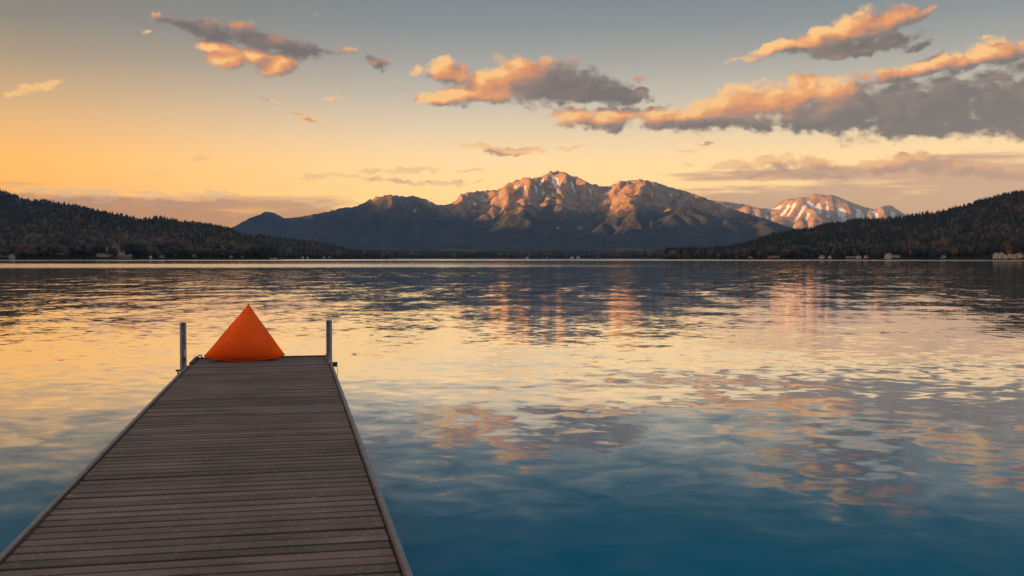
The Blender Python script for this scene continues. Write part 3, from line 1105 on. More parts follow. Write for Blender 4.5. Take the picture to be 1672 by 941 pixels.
def window(parent, c, s, face=-1):
    wnd = MB().box((c[0], c[1], c[2]), (s[0], 0.12, s[1])).build('window', FRAME_M, parent)
    MB().box((c[0], c[1] + 0.05 * face, c[2]), (s[0] - 0.24, 0.08, s[1] - 0.24)).build('pane', GLASS_M, wnd)
    return wnd


def make_house(wall_m, roof_m, w_=9.0, d_=10.0, h_=5.6, g_=2.8):
    root = empty('house')
    gable_walls(w_, d_, h_, g_).build('wall', wall_m, root)
    rf = gable_roof(w_, d_, h_, g_).build('roof', roof_m, root)
    MB().box((w_ * 0.2, d_ * 0.15, h_ + g_ + 0.2), (0.8, 0.8, 2.2)).build('chimney', CREAM_W, rf)
    for zz in (1.5, 4.1):
        for xx in (-w_ * 0.3, 0.0, w_ * 0.3):
            if zz < 2 and xx == 0.0:
                MB().box((0, -d_ / 2 - 0.03, 1.1), (1.2, 0.12, 2.2)).build('door', TIMBER_W, root)
            else:
                window(root, (xx, -d_ / 2 - 0.03, zz), (1.3, 1.5))
    return root


def make_long_house(wall_m, roof_m, w_=22.0, d_=9.0, h_=3.8, g_=2.4, n=6):
    """ridge runs along the front"""
    root = empty('long_house')
    m = gable_walls(d_, w_, h_, g_)
    bmesh.ops.rotate(m.bm, verts=m.bm.verts, cent=(0, 0, 0), matrix=Matrix.Rotation(R(90), 3, 'Z'))
    m.build('wall', wall_m, root)
    m = gable_roof(d_, w_, h_, g_)
    bmesh.ops.rotate(m.bm, verts=m.bm.verts, cent=(0, 0, 0), matrix=Matrix.Rotation(R(90), 3, 'Z'))
    m.build('roof', roof_m, root)
    for k in range(n):
        window(root, (-w_ / 2 + w_ * (k + 0.5) / n, -d_ / 2 - 0.03, 1.9), (1.5, 1.6))
    return root


PROTO = {}
for nm, fn in (('white', lambda: make_house(WHITE_W, GREY_R)), ('cream', lambda: make_house(CREAM_W, BROWN_R)),
               ('ochre', lambda: make_house(OCHRE_W, RED_R)), ('long', lambda: make_long_house(CREAM_W, BROWN_R)),
               ('timber', lambda: make_long_house(TIMBER_W, BROWN_R, 26, 9, 3.2, 2.0))):
    PROTO[nm] = [fn(), False]
    remember(PROTO[nm][0])

ORD = ['', 'first', 'second', 'third', 'fourth', 'fifth', 'sixth', 'seventh', 'eighth', 'ninth', 'tenth', 'eleventh', 'twelfth', 'thirteenth', 'fourteenth', 'fifteenth',
       'sixteenth', 'seventeenth', 'eighteenth', 'nineteenth', 'twentieth', 'twenty-first', 'twenty-second', 'twenty-third', 'twenty-fourth', 'twenty-fifth']
# photo pixel of the foot of each house, kind, size factor
HOUSES = [
    (8, 419, 'long', 0.62), (20, 423.2, 'cream', 0.8), (57, 406.5, 'white', 0.72), (66, 409, 'ochre', 0.6), (101, 415.5, 'long', 0.66), (131, 416, 'cream', 0.55),
    (151, 410.5, 'white', 0.62), (168, 419, 'long', 0.82), (213, 418.5, 'white', 0.55), (201, 422.6, 'timber', 1.0), (246, 422, 'white', 0.5),
    (257, 415, 'cream', 0.8), (264, 420.5, 'white', 0.72), (287, 418.5, 'cream', 0.6), (321, 415, 'white', 0.72), (318, 420, 'cream', 0.7), (349, 408, 'white', 0.6), (358, 405.5, 'white', 0.55),
    (384, 414, 'white', 0.55), (403, 410, 'cream', 0.95), (414, 413, 'ochre', 0.7), (425, 413, 'cream', 0.75), (434, 413.5, 'cream', 0.75), (446, 415, 'long', 0.5), (377, 421, 'white', 0.5), (396, 421, 'white', 0.5),
    (494, 422.3, 'white', 0.55), (502, 422.3, 'white', 0.55), (529, 422.3, 'white', 0.6), (538, 421.6, 'cream', 0.6),
    (561, 421, 'white', 1.2), (588, 421.5, 'cream', 1.0), (600, 421.5, 'white', 1.0), (607, 421.3, 'cream', 1.0), (682, 421.2, 'long', 0.85), (692, 420.2, 'white', 1.0),
    (861, 414, 'white', 0.9), (885, 419.4, 'white', 0.9), (893, 421.5, 'ochre', 1.0), (934, 415.0, 'ochre', 1.2), (944, 418, 'cream', 1.3), (951, 420.4, 'white', 1.2), (963, 420.5, 'cream', 0.8), (976, 421.3, 'ochre', 1.0),
    (1018, 420.5, 'cream', 0.9), (1029, 421.5, 'white', 1.1), (1037, 420.5, 'ochre', 0.9), (1051, 420.9, 'white', 0.8), (1059, 420.4, 'cream', 1.0), (1069, 420.5, 'ochre', 1.4), (1079, 420.6, 'ochre', 1.3),
    (1099, 420.5, 'white', 1.1), (1109, 417.5, 'cream', 1.0), (1142, 421, 'white', 1.1), (1172, 421, 'cream', 1.2),
    (1188, 421.5, 'ochre', 0.9), (1202, 421.8, 'ochre', 0.7), (1226, 421.8, 'white', 0.7), (1263, 421.8, 'timber', 0.8), (1342, 422, 'white', 0.7), (1355, 422.3, 'white', 0.6), (1390, 422.5, 'timber', 0.7), (1402, 422.3, 'white', 0.6), (1414, 422.3, 'cream', 0.6), (1423, 416, 'white', 0.6),
    (1379, 405, 'ochre', 0.6), (1390, 411, 'cream', 0.5), (1401, 410.5, 'ochre', 0.65), (1412, 407, 'cream', 0.45), (1417, 404.5, 'white', 0.45), (1447, 402, 'cream', 0.6), (1456, 401.8, 'ochre', 0.72), (1468, 401, 'white', 0.5), (1492, 396.5, 'long', 0.32), (1482, 397.5, 'timber', 0.3),
    (1480, 410, 'white', 0.72), (1489, 409.3, 'long', 0.3), (1493, 413.5, 'white', 0.4), (1505, 413, 'white', 0.5), (1513, 408, 'long', 0.38), (1525, 414.5, 'white', 0.5), (1535, 415, 'white', 0.5),
    (1545, 409.5, 'white', 0.5), (1548, 411.7, 'cream', 0.5), (1555, 409.8, 'white', 0.68), (1578, 410, 'long', 0.4),
    (1451, 422, 'cream', 1.0), (1463, 420.5, 'long', 0.6), (1540, 421.5, 'cream', 0.6), (1626, 421.2, 'white', 0.9), (1634, 421, 'cream', 0.9), (1643, 421.8, 'white', 0.62), (1649, 421.2, 'cream', 0.7), (1657, 421.6, 'ochre', 0.75), (1665, 421.4, 'cream', 0.8),
    (1655, 408, 'long', 0.5), (1662, 408, 'white', 0.6), (1668, 411.5, 'cream', 0.6),
]


def hill_for(px):
    return HILL_A if px < 452 else HILL_D if px < 548 else HILL_E if px < 1185 else HILL_F


def zone_of(px, py):
    if px < 548:
        return ('on the left shore close to the water', 'houses along the left shore') if py >= 417 else ('among trees on the left hillside', 'houses on the left hillside')
    if px < 1185:
        return ("along the far shore under the broad mountain", 'houses along the far shore')
    return ('at the water under the right hill', 'houses along the right shore') if py >= 417 else ('up in the woods of the right hill', 'houses in the woods of the right hill')


LOOK = {'white': 'white grey-roofed house', 'cream': 'cream brown-roofed house', 'ochre': 'ochre red-roofed house', 'long': 'low cream house', 'timber': 'dark timber boathouse'}
rngh = random.Random(77)
counts, totals = {}, {}
HOUSES.sort()
for (px, py, kind, s) in HOUSES:
    k = (kind, zone_of(px, py))
    totals[k] = totals.get(k, 0) + 1
HOUSE_AT = []
for (px, py, kind, s) in HOUSES:
    h = hill_for(px)
    az, r, z = h.find(px, py)
    if py > 421.9 or kind == 'timber':
        r = max(r, float(np.interp(az, h.az, h.rs)) + 16)
        z = float(h.z(az, r)[0])
    proto = PROTO[kind]
    root = proto[0] if not proto[1] else copy_tree(proto[0])
    proto[1] = True
    root.location = (r * math.sin(az), r * math.cos(az), max(z, 0.5) - 0.2)
    root.rotation_euler = (0, 0, -az + R(rngh.uniform(-32, 32) if kind not in ('timber',) else rngh.uniform(-8, 8)))
    s *= 0.85 if 548 < px < 1185 else 0.88
    root.scale = (s, s, s)
    zn = zone_of(px, py)
    k = (kind, zn)
    counts[k] = counts.get(k, 0) + 1
    which = f', {ORD[counts[k]]} such from the left' if totals[k] > 1 else ''
    tag(root, f'{LOOK[kind]} {zn[0]}{which}', 'house' if kind != 'timber' else 'boathouse', zn[1])
    wd = (11 if kind not in ('long', 'timber') else 24) * s
    NEAR_HOUSES.append((az, r, (wd * 0.46 + 1.0) / r))
    HOUSE_AT.append((px, py, az, r))


# the large stepped hotel on the left shore
def hotel(px, py):
    az, r, z = HILL_A.find(px, py)
    root = empty('hotel', (r * math.sin(az), r * math.cos(az), z - 0.5), -az + R(-6))
    tag(root, 'large pale stepped hotel with gabled towers on the left shore', 'hotel')
    for (x0, x1, hh, y0) in ((-11.5, -2.5, 11.0, 0.0), (-2.5, 4.5, 8.6, 0.6), (4.5, 10.5, 6.0, 0.0)):
        wd = x1 - x0
        wing = MB().box(((x0 + x1) / 2, y0 + 5, hh / 2 - 1.5), (wd - 0.02, 10, hh + 3)).build('wing', CREAM_W, root)
        n = max(2, int(wd / 2.2))
        for fl in range(int(hh // 2.7)):
            for k in range(n):
                window(wing, (x0 + wd * (k + 0.5) / n, y0 - 0.03, 1.5 + fl * 2.7), (1.1, 1.5))
        m = gable_roof(wd, 10, 0, 2.6, 0.4)
        m.build('roof', RED_R, root, loc=((x0 + x1) / 2, y0 + 5, hh))
    for (x, hh) in ((-11.5, 12.2), (-5.0, 12.6), (0.8, 10.4)):
        tw = MB().box((x, -0.8, hh / 2 - 1.0), (3.2, 3.2, hh + 2)).build('tower', CREAM_W, root)
        m = MB()
        b = [m.bm.verts.new((x + dx_ * 1.9, -0.8 + dy_ * 1.9, hh)) for dx_, dy_ in ((-1, -1), (1, -1), (1, 1), (-1, 1))]
        a = m.bm.verts.new((x, -0.8, hh + 3.2))
        m.bm.faces.new(b[::-1])
        for i in range(4):
            m.bm.faces.new((b[i], b[(i + 1) % 4], a))
        m.build('spire', RED_R, tw)
    NEAR_HOUSES.append((az, r, 14.0 / r))
    return az, r


haz, hr = hotel(190, 418.2)
HOUSE_AT.append((190, 416, haz, hr))

# forests that read as one mass, one per hill
forest('forest', HILL_A, -480, 470, 46, 17, 13, 0.75, 0.22, 201, front=16)
forest('forest', HILL_B, -170, 300, 95, 18, 15, 0.30, 0.18, 202)
forest('forest', HILL_C, 150, 440, 100, 17, 14, 0.30, 0.20, 203)
forest('forest', HILL_D, 335, 640, 90, 17, 14, 0.55, 0.30, 204, front=16)
forest('forest', HILL_E, 484, 1325, 150, 19, 16, 0.45, 0.30, 205, front=60)
forest('forest', HILL_F, 1085, 1840, 46, 18, 13, 0.50, 0.25, 206, front=16)


# ------------------------------------------------------------------ trees along the shores, one by one
def make_tree(kind, seed, tint):
    rng = random.Random(seed)
    root = empty('conifer_tree' if kind == 'conifer' else 'broadleaf_tree')
    bark = BARK
    V, T = [], []

    def add(bv, bf):
        off = len(V)
        V.extend(bv)
        T.extend([tuple(i + off for i in f) for f in bf])
    if kind == 'conifer':
        tiers = 9
        for k in range(tiers):
            zt = 0.16 + 0.8 * k / tiers
            rad = 0.21 * (1 - k / tiers) + 0.02
            n = 9
            ring = []
            for j in range(n):
                a = 2 * math.pi * j / n + rng.uniform(-0.2, 0.2)
                rr_ = rad * rng.uniform(0.55, 1.25)
                ring.append((rr_ * math.cos(a), rr_ * math.sin(a), zt - rr_ * 0.35 + rng.uniform(-0.01, 0.01)))
            ring.append((0, 0, min(zt + 0.16, 1.0)))
            add(ring, [(j, (j + 1) % n, n) for j in range(n)])
        hgt_trunk = 0.9
    else:
        lumps = []
        for k in range(9):
            a, q = rng.uniform(0, 6.28), rng.uniform(0.05, 0.24)
            lumps.append((q * math.cos(a), q * math.sin(a), rng.uniform(0.36, 0.82), rng.uniform(0.11, 0.19)))
        lumps.append((0, 0, 0.60, 0.24))
        for (x, y, z, s) in lumps:
            bm = bmesh.new()
            bmesh.ops.create_icosphere(bm, subdivisions=1, radius=1.0)
            vs = [(x + v.co.x * s * rng.uniform(0.75, 1.1), y + v.co.y * s * rng.uniform(0.75, 1.1), z + v.co.z * s * rng.uniform(0.7, 1.0)) for v in bm.verts]
            add(vs, [[v.index for v in f.verts] for f in bm.faces])
            bm.free()
            for _ in range(46):                                     # leaf sprays that break the outline
                d = Vector((rng.gauss(0, 1), rng.gauss(0, 1), rng.gauss(0, 1))).normalized()
                c = Vector((x, y, z)) + d * s * rng.uniform(0.85, 1.18)
                u = Vector((rng.gauss(0, 1), rng.gauss(0, 1), rng.gauss(0, 1))).normalized() * 0.030
                v2 = Vector((rng.gauss(0, 1), rng.gauss(0, 1), rng.gauss(0, 1))).normalized() * 0.030
                add([tuple(c - u), tuple(c + u), tuple(c + v2)], [(0, 1, 2)])
        hgt_trunk = 0.6
    me = np_mesh('crown', np.array(V), tris=np.array(T), smooth=False)
    cr = np.array([[c * rng.uniform(0.8, 1.2) for c in tint] for _ in range(len(V))])
    point_attr(me, 'tint', cr, 'FLOAT_COLOR')
    link('crown', me, tree_mat, root)
    MB().tube([(0, 0, -0.06), (0.004, 0, 0.15), (0.0, 0.006, hgt_trunk)], [0.026, 0.018, 0.006], 6).build('trunk', bark, root)
    remember(root)
    return root


BARK = plain('bark', (0.075, 0.055, 0.042), 0.95, 0.05, 0.3, 6.0)
KINDS_ = {
    'rust': ('broadleaf', (0.115, 0.070, 0.040), 'round rust-brown tree'),
    'brown': ('broadleaf', (0.075, 0.056, 0.040), 'round dull brown tree'),
    'dark': ('broadleaf', (0.036, 0.038, 0.026), 'round dark green tree'),
    'olive': ('broadleaf', (0.058, 0.056, 0.030), 'round olive tree'),
    'fir': ('conifer', (0.024, 0.030, 0.020), 'pointed dark conifer'),
}
TREES = {}
for i, (k, (form, tint, txt)) in enumerate(KINDS_.items()):
    TREES[k] = [[make_tree(form, 900 + 10 * i + j, tint), False] for j in range(3)]

rngt = random.Random(31)
SHORE = []
for (p0, p1, n, kinds, hh) in ((0, 452, 88, ('rust', 'brown', 'brown', 'dark', 'olive', 'rust', 'dark'), (15, 23)),
                               (452, 552, 16, ('brown', 'dark', 'rust', 'fir'), (12, 18)),
                               (552, 1185, 64, ('fir', 'dark', 'brown', 'dark', 'olive', 'fir', 'rust'), (15, 24)),
                               (1185, 1672, 84, ('fir', 'brown', 'dark', 'rust', 'olive', 'dark'), (13, 21))):
    for k in range(n):
        px = p0 + (p1 - p0) * (k + rngt.uniform(0.1, 0.9)) / n
        h = hill_for(px)
        az = ray(px, 400)[0]
        rs = float(np.interp(az, h.az, h.rs))
        for tr in range(14):
            r = rs + rngt.uniform(7, 46)
            az2 = az + rngt.uniform(-3, 3) / F_PX
            if not any(abs(az2 - a) < hw and q - 26 < r < q + 10 for (a, q, hw) in NEAR_HOUSES):
                break
        else:
            continue
        SHORE.append((px, az2, r, rngt.choice(kinds), rngt.uniform(*hh), h))
SHORE.sort(key=lambda q: q[0])


def shore_name(px):
    return 'left shore' if px < 548 else 'far shore' if px < 1185 else 'right shore'


tot, cnt = {}, {}
for q in SHORE:
    k = (q[3], shore_name(q[0]))
    tot[k] = tot.get(k, 0) + 1
for (px, az, r, kind, hh, h) in SHORE:
    var = rngt.choice(TREES[kind])
    root = var[0] if not var[1] else copy_tree(var[0])
    var[1] = True
    z = float(h.z(az, r)[0])
    root.location = (r * math.sin(az), r * math.cos(az), max(z, 0.3))
    root.rotation_euler = (0, 0, rngt.uniform(0, 6.28))
    ww = hh * rngt.uniform(0.95, 1.3)
    root.scale = (ww, ww, hh)
    sn = shore_name(px)
    k = (kind, sn)
    cnt[k] = cnt.get(k, 0) + 1
    n_, N_ = cnt[k], tot[k]
    if N_ == 1:
        pl = ''
    elif n_ <= (N_ + 1) // 2:
        pl = f', {ORD[n_] + " " if n_ > 1 else ""}such from the left' if n_ > 1 else ', leftmost of its kind there'
    else:
        q_ = N_ - n_ + 1
        pl = f', {ORD[q_]} such from the right' if q_ > 1 else ', rightmost of its kind there'
    tag(root, f'{KINDS_[kind][2]} at the waterline of the {sn}{pl}', 'tree', f'trees along the {sn}')
for k in TREES:
    for root, used in TREES[k]:
        if not used:
            for c in list(root.children):
                bpy.data.objects.remove(c, do_unlink=True)
            bpy.data.objects.remove(root, do_unlink=True)

# ------------------------------------------------------------------ the lake
wat, t, out = material('lake_water')
geo = t.node('ShaderNodeNewGeometry')
pos = t.v('MULTIPLY', geo.outputs['Position'], (1, 1, 0))
wx, wy, _z = t.sep(pos)
rng_ = t.v('LENGTH', pos, out=1)
# slopes of the surface: three sizes of wavelet, longer across the wind than along it
rot = t.node('ShaderNodeMapping', vector_type='TEXTURE')
t.put(rot.inputs['Vector'], pos)
rot.inputs['Rotation'].default_value = (0, 0, R(-7))
wp = rot.outputs[0]


def slopes(scale, sx, detail, rough, off):
    q = t.v('ADD', t.v('MULTIPLY', wp, (scale * sx, scale, 0)), (off, off * 0.7, 0))
    return t.v('SUBTRACT', t.noise(q, 1.0, detail, rough, '2D', color=True, dist=0.4), (0.5, 0.5, 0.5))


swell = slopes(0.42, 0.50, 2, 0.5, 3.1)
chop = slopes(2.4, 0.85, 2, 0.5, 11.7)
rip = slopes(9.0, 0.6, 2, 0.6, 23.0)
broad = slopes(0.19, 2.4, 2, 0.5, 41.0)
patch = t.noise(t.v('MULTIPLY', wp, (0.010, 0.035, 0)), 1.0, 3, 0.55, '2D')
patch2 = t.noise(t.v('MULTIPLY', wp, (0.0016, 0.009, 0)), 1.0, 3, 0.6, '2D')
ruf = t.mapr(patch, 0.30, 0.68, 0.55, 1.2)
near = t.mapr(rng_, 9.0, 34.0)                                       # the sheltered water by the jetty is calmer
amp_c = t.m('MULTIPLY', ruf, t.mapr(near, 0.0, 1.0, 0.042, 0.056))
amp_r = t.m('MULTIPLY', ruf, t.mapr(near, 0.0, 1.0, 0.008, 0.026))
# wind lanes far out
lane = t.m('MAXIMUM', t.mapr(t.m('ADD', rng_, t.m('MULTIPLY', t.m('SUBTRACT', patch2, 0.5), 240)), 830, 930),
           t.m('MULTIPLY', t.m('MULTIPLY', t.mapr(rng_, 215, 290), t.mapr(rng_, 520, 430)), t.mapr(wx, 70.0, -50.0)))
lane = t.m('MULTIPLY', lane, t.mapr(patch2, 0.36, 0.56))
s = t.v('ADD', t.v('SCALE', swell, t.mapr(near, 0.0, 1.0, 0.055, 0.028)), t.v('SCALE', chop, amp_c))
s = t.v('ADD', s, t.v('SCALE', rip, amp_r))
s = t.v('ADD', s, t.v('SCALE', broad, t.m('MULTIPLY', ruf, t.mapr(rng_, 16.0, 60.0, 0.0, 0.052))))
s = t.v('SCALE', s, t.m('MULTIPLY_ADD', lane, 1.5, 1.0))
sxx, syy, _q = t.sep(s)
nrm = t.v('NORMALIZE', t.xyz(t.m('MULTIPLY', sxx, 0.55), syy, 1.0))
fr = t.node('ShaderNodeFresnel')
fr.inputs['IOR'].default_value = 1.36
t.put(fr.inputs['Normal'], nrm)
refl = t.ramp(fr.outputs[0], [(p_, (v_, v_, v_)) for p_, v_ in ((0.0, 0.0), (0.16, 0.025), (0.25, 0.11), (0.34, 0.37), (0.42, 0.65), (0.52, 0.87), (0.70, 0.95), (1.0, 1.0))])
gl = t.node('ShaderNodeBsdfGlossy')
gl.inputs['Color'].default_value = (1, 1, 1, 1)
t.put(gl.inputs['Roughness'], t.m('MULTIPLY_ADD', lane, 0.12, 0.045))
t.put(gl.inputs['Normal'], nrm)
df = t.node('ShaderNodeBsdfDiffuse')
t.put(df.inputs['Color'], (0.0, 0.115, 0.185, 1.0))
mx = t.node('ShaderNodeMixShader')
t.put(mx.inputs[0], refl)
t.l.new(df.outputs[0], mx.inputs[1])
t.l.new(gl.outputs[0], mx.inputs[2])
t.l.new(mx.outputs[0], out.inputs['Surface'])
xs, ys = np.linspace(-9350, 8350, 60), np.linspace(-2950, 18800, 70)
X, Y = np.meshgrid(xs, ys)
o = link('lake', np_mesh('lake', np.stack([X, Y, X * 0], -1).reshape(-1, 3), grid_quads(*X.shape)), wat)
tag(o, kind='structure')
o = link('lake_bed', np_mesh('lake_bed', np.stack([X, Y, X * 0 - 4.5], -1).reshape(-1, 3), grid_quads(*X.shape)), hill_mat)
tag(o, kind='structure')

# ------------------------------------------------------------------ the jetty
AZ_D = ray(477.5, HORIZON)[0]
dock = empty('jetty', (0, 0, DECK_Z), -AZ_D)
tag(dock, 'long weathered plank jetty with grey metal edges running out into the lake', 'jetty')
ca, sa = math.cos(AZ_D), math.sin(AZ_D)


def dl(px, py, z=DECK_Z):
    p = deck_pt(px, py, z)
    return Vector((p.x * ca - p.y * sa, p.x * sa + p.y * ca, 0))


XL = (dl(0, 908).x + dl(262, 640).x) / 2
XR = (dl(561, 640).x + dl(672, 941).x) / 2
XLI = (dl(0, 922).x + dl(268, 640).x) / 2
XRI = (dl(553.5, 640).x + dl(660.6, 941).x) / 2
YE = dl(425, 584.4).y
YJ = dl(425, 595.6).y
print('jetty', XL, XLI, XRI, XR, YE, YJ, 'az', math.degrees(AZ_D))

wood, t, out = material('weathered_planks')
tcn = t.node('ShaderNodeTexCoord')
geo = t.node('ShaderNodeNewGeometry')
op = tcn.outputs['Object']
isl = geo.outputs['Random Per Island']
off = t.v('SCALE', t.xyz(isl, isl, isl), 37.0)
g1 = t.noise(t.v('ADD', t.v('MULTIPLY', op, (1.6, 46, 46)), off), 1.0, 5, 0.65)
g2 = t.noise(t.v('ADD', t.v('MULTIPLY', op, (7, 150, 150)), off), 1.0, 3, 0.6)
blot = t.noise(op, 1.4, 5, 0.6)
spk = t.noise(t.v('MULTIPLY', op, (20, 42, 42)), 1.0, 3, 0.7)
c = t.ramp(g1, [(0.25, (0.058, 0.036, 0.027)), (0.5, (0.108, 0.068, 0.050)), (0.75, (0.205, 0.134, 0.100))])
c = t.v('SCALE', c, t.mapr(isl, 0, 1, 0.62, 1.36, False))
c = t.v('SCALE', c, t.mapr(blot, 0.3, 0.7, 0.75, 1.25))
c = t.mix(t.mapr(spk, 0.58, 0.70, 0, 0.75), c, (0.33, 0.27, 0.235))
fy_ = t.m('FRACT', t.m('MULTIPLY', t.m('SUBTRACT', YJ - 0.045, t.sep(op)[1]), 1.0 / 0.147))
gap_shade = t.m('SUBTRACT', t.m('ABSOLUTE', t.m('SUBTRACT', fy_, 0.5)), t.m('MULTIPLY', t.m('SUBTRACT', blot, 0.5), 0.05))
c = t.mix(t.mapr(gap_shade, 0.36, 0.44, 0.0, 0.78), c, (0.016, 0.012, 0.010))  # shade of the gaps painted along the board edges
hh = t.m('ADD', t.m('MULTIPLY', g1, 0.004), t.m('MULTIPLY', g2, 0.002))
hh = t.m('ADD', hh, t.m('MULTIPLY', spk, 0.0015))
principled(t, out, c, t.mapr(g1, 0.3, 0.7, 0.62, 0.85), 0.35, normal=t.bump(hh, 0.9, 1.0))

galv, t, out = material('galvanised_steel')
tcn = t.node('ShaderNodeTexCoord')
n1 = t.noise(tcn.outputs['Object'], 9, 5, 0.65)
n2 = t.noise(tcn.outputs['Object'], 55, 3, 0.6)
c = t.mix(t.mapr(n1, 0.35, 0.65), (0.10, 0.105, 0.118), (0.21, 0.21, 0.22))
c = t.mix(t.mapr(n2, 0.60, 0.72, 0, 0.5), c, (0.13, 0.10, 0.085))
principled(t, out, c, t.mapr(n1, 0.3, 0.7, 0.45, 0.7), 0.5, 0.35, normal=t.bump(n2, 0.25, 0.004))
post_steel = plain('post_steel', (0.30, 0.30, 0.31), 0.5, 0.5, 0.25, 12, 0.35)
dark_steel = plain('dark_steel', (0.05, 0.052, 0.056), 0.55, 0.4, 0.2, 20, 0.4)
rust = plain('rusty_steel', (0.16, 0.095, 0.06), 0.8, 0.2, 0.3, 25, 0.2)

rngp = random.Random(8)
mb = MB()
PITCH_P, GAP = 0.147, 0.018
y = YJ - 0.045
k = 0
xw = XRI - XLI - 0.016
xc = (XLI + XRI) / 2
while y > -6.0:
    rot = Matrix.Rotation(R(rngp.uniform(-0.10, 0.10)), 3, 'Z') @ Matrix.Rotation(R(rngp.uniform(-0.15, 0.15)), 3, 'Y') @ Matrix.Rotation(R(rngp.uniform(-0.5, 0.5)), 3, 'X')
    mb.box((xc + rngp.uniform(-0.003, 0.003), y - PITCH_P / 2, -0.0175 + rngp.uniform(-0.0018, 0.0018)), (xw, PITCH_P - GAP, 0.035), rot, 0.007)
    y -= PITCH_P
    k += 1
yy = YJ + 0.045
while yy < YE - 0.05:
    wdt = min(PITCH_P, YE - yy)
    mb.box((xc, yy + wdt / 2, -0.0175 + rngp.uniform(-0.001, 0.001)), (xw - 0.06, wdt - GAP, 0.035), None, 0.003)
    yy += PITCH_P
for k_ in range(int((YJ + 6.0) / PITCH_P)):                            # a pair of screws over each joist
    yk = YJ - 0.045 - (k_ + 0.5) * PITCH_P
    for xs_ in (XLI + 0.07, xc, XRI - 0.07):
        for dy_ in (-0.034, 0.034):
            r_ = bmesh.ops.create_circle(mb.bm, cap_ends=True, segments=8, radius=0.0062)
            bmesh.ops.translate(mb.bm, verts=r_['verts'], vec=(xs_ + rngp.uniform(-0.006, 0.006), yk + dy_ + rngp.uniform(-0.005, 0.005), 0.0035))
            for f_ in {f for v in r_['verts'] for f in v.link_faces}:
                f_.material_index = 1
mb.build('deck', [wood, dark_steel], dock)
MB().box((xc, YJ, -0.012), (xw, 0.075, 0.034), None, 0.003).build('joint_strip', galv, dock)
for sgn, xo, xi in ((-1, XL, XLI), (1, XR, XRI)):
    wdt = abs(xo - xi)
    m = MB()
    m.box(((xo + xi) / 2, (YJ - 6.0) / 2, -0.075), (wdt, YJ + 6.0, 0.17), None, 0.004)
    m.build('side_rail', galv, dock)
    # inner lip along the boards, a little proud of the rail
    MB().box((xi + sgn * 0.006, (YJ - 6.0) / 2 - 0.05, 0.006), (0.012, YJ + 5.9, 0.012)).build('edge_lip', rust, dock)
    # raised bar along the end section
    xe = xi - sgn * 0.030
    MB().box((xe + sgn * 0.020, (YJ + YE) / 2 + 0.05, -0.03), (0.040, YE - YJ - 0.10, 0.150), None, 0.006).build('end_rail', rust if sgn < 0 else galv, dock)
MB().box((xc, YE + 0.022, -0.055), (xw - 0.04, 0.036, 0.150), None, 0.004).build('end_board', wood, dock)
xe = XLI + 0.045
MB().tube([(xe - 0.005, YE - 0.10, 0.035), (xe, YE - 0.04, 0.055), (xe + 0.015, YE + 0.0, 0.060), (xe + 0.035, YE + 0.01, 0.052), (xe + 0.045, YE + 0.01, 0.030), (xe + 0.04, YE + 0.01, 0.010)], 0.011, 8).build('hook', galv, dock, smooth=True)
for yb in np.arange(YE - 0.4, -6, -1.9):
    MB().box((xc, yb, -0.10), (xw - 0.03, 0.08, 0.12)).build('cross_beam', dark_steel, dock)
for yb in (YJ - 5.2, YJ - 10.4):
    for xx in (XLI + 0.18, XRI - 0.18):
        MB().tube([(xx, yb, -4.6), (xx, yb, -0.165)], 0.06, 12).build('pile', dark_steel, dock, smooth=True)


# ------------------------------------------------------------------ mooring posts of folded steel at the jetty's end
def post(px0, px1, ytop, ybase, label, left):
    c_ = dl((px0 + px1) / 2, ybase)
    wdt = (px1 - px0) / F_PX * c_.y * 1.02
    top = (ybase - ytop) / F_PX * c_.y
    wl = Vector((c_.x * ca + c_.y * sa, -c_.x * sa + c_.y * ca, DECK_Z))
    root = empty('mooring_post', wl, -AZ_D + (R(4) if left else R(-3)))
    tag(root, label, 'post', 'steel mooring posts at the jetty end')
    h2, d2, tk = wdt / 2, 0.065, 0.007
    l1, l2 = (0.030, 0.022) if left else (0.016, 0.034)
    outline = [(-h2, 0), (-h2 + l1, 0), (-h2 + l1, tk), (-h2 + tk, tk), (-h2 + tk, d2 - tk), (h2 - tk, d2 - tk), (h2 - tk, tk), (h2 - l2, tk), (h2 - l2, 0), (h2, 0), (h2, d2), (-h2, d2)]
    MB().prism(outline, top + 5.0, Matrix.Translation((0, -0.03, -5.0))).build('channel', post_steel, root)
    MB().box((0, 0.0, top - 0.02), (wdt - 0.018, 0.048, 0.012)).build('cap', dark_steel, root)
    if left:
        MB().box((h2 - 0.020, -0.036, 0.195), (0.036, 0.008, 0.115), None, 0.002).build('plate', plain('pale_plate', (0.42, 0.40, 0.38), 0.5), root)
        MB().box((h2 - 0.028, -0.040, 0.115), (0.034, 0.026, 0.042), None, 0.006).build('padlock', dark_steel, root)
        MB().box((h2 - 0.004, -0.042, 0.085), (0.014, 0.014, 0.022), None, 0.003).build('red_tag', plain('red_plastic', (0.45, 0.04, 0.02), 0.5), root)
        br = MB().box((-0.03, -0.055, -0.055), (wdt + 0.06, 0.018, 0.030), None, 0.002)
        br.box((-h2 - 0.028, -0.055, -0.10), (0.018, 0.10, 0.12), None, 0.002)
        br.build('bracket', rust, root)
    else:
        MB().box((h2 - 0.030, -0.038, 0.055), (0.058, 0.012, 0.170), None, 0.002).build('clamp_plate', post_steel, root)
        br = MB().box((h2 + 0.042, -0.035, -0.022), (0.075, 0.10, 0.066), None, 0.004)
        br.box((h2 + 0.042, -0.091, -0.022), (0.055, 0.012, 0.030), None, 0.002)
        br.build('bracket', dark_steel, root)
        MB().tube([(h2 + 0.078, -0.05, -0.05), (h2 + 0.080, -0.05, -0.21)], 0.004, 6).build('rope_end', rust, root)
    return root


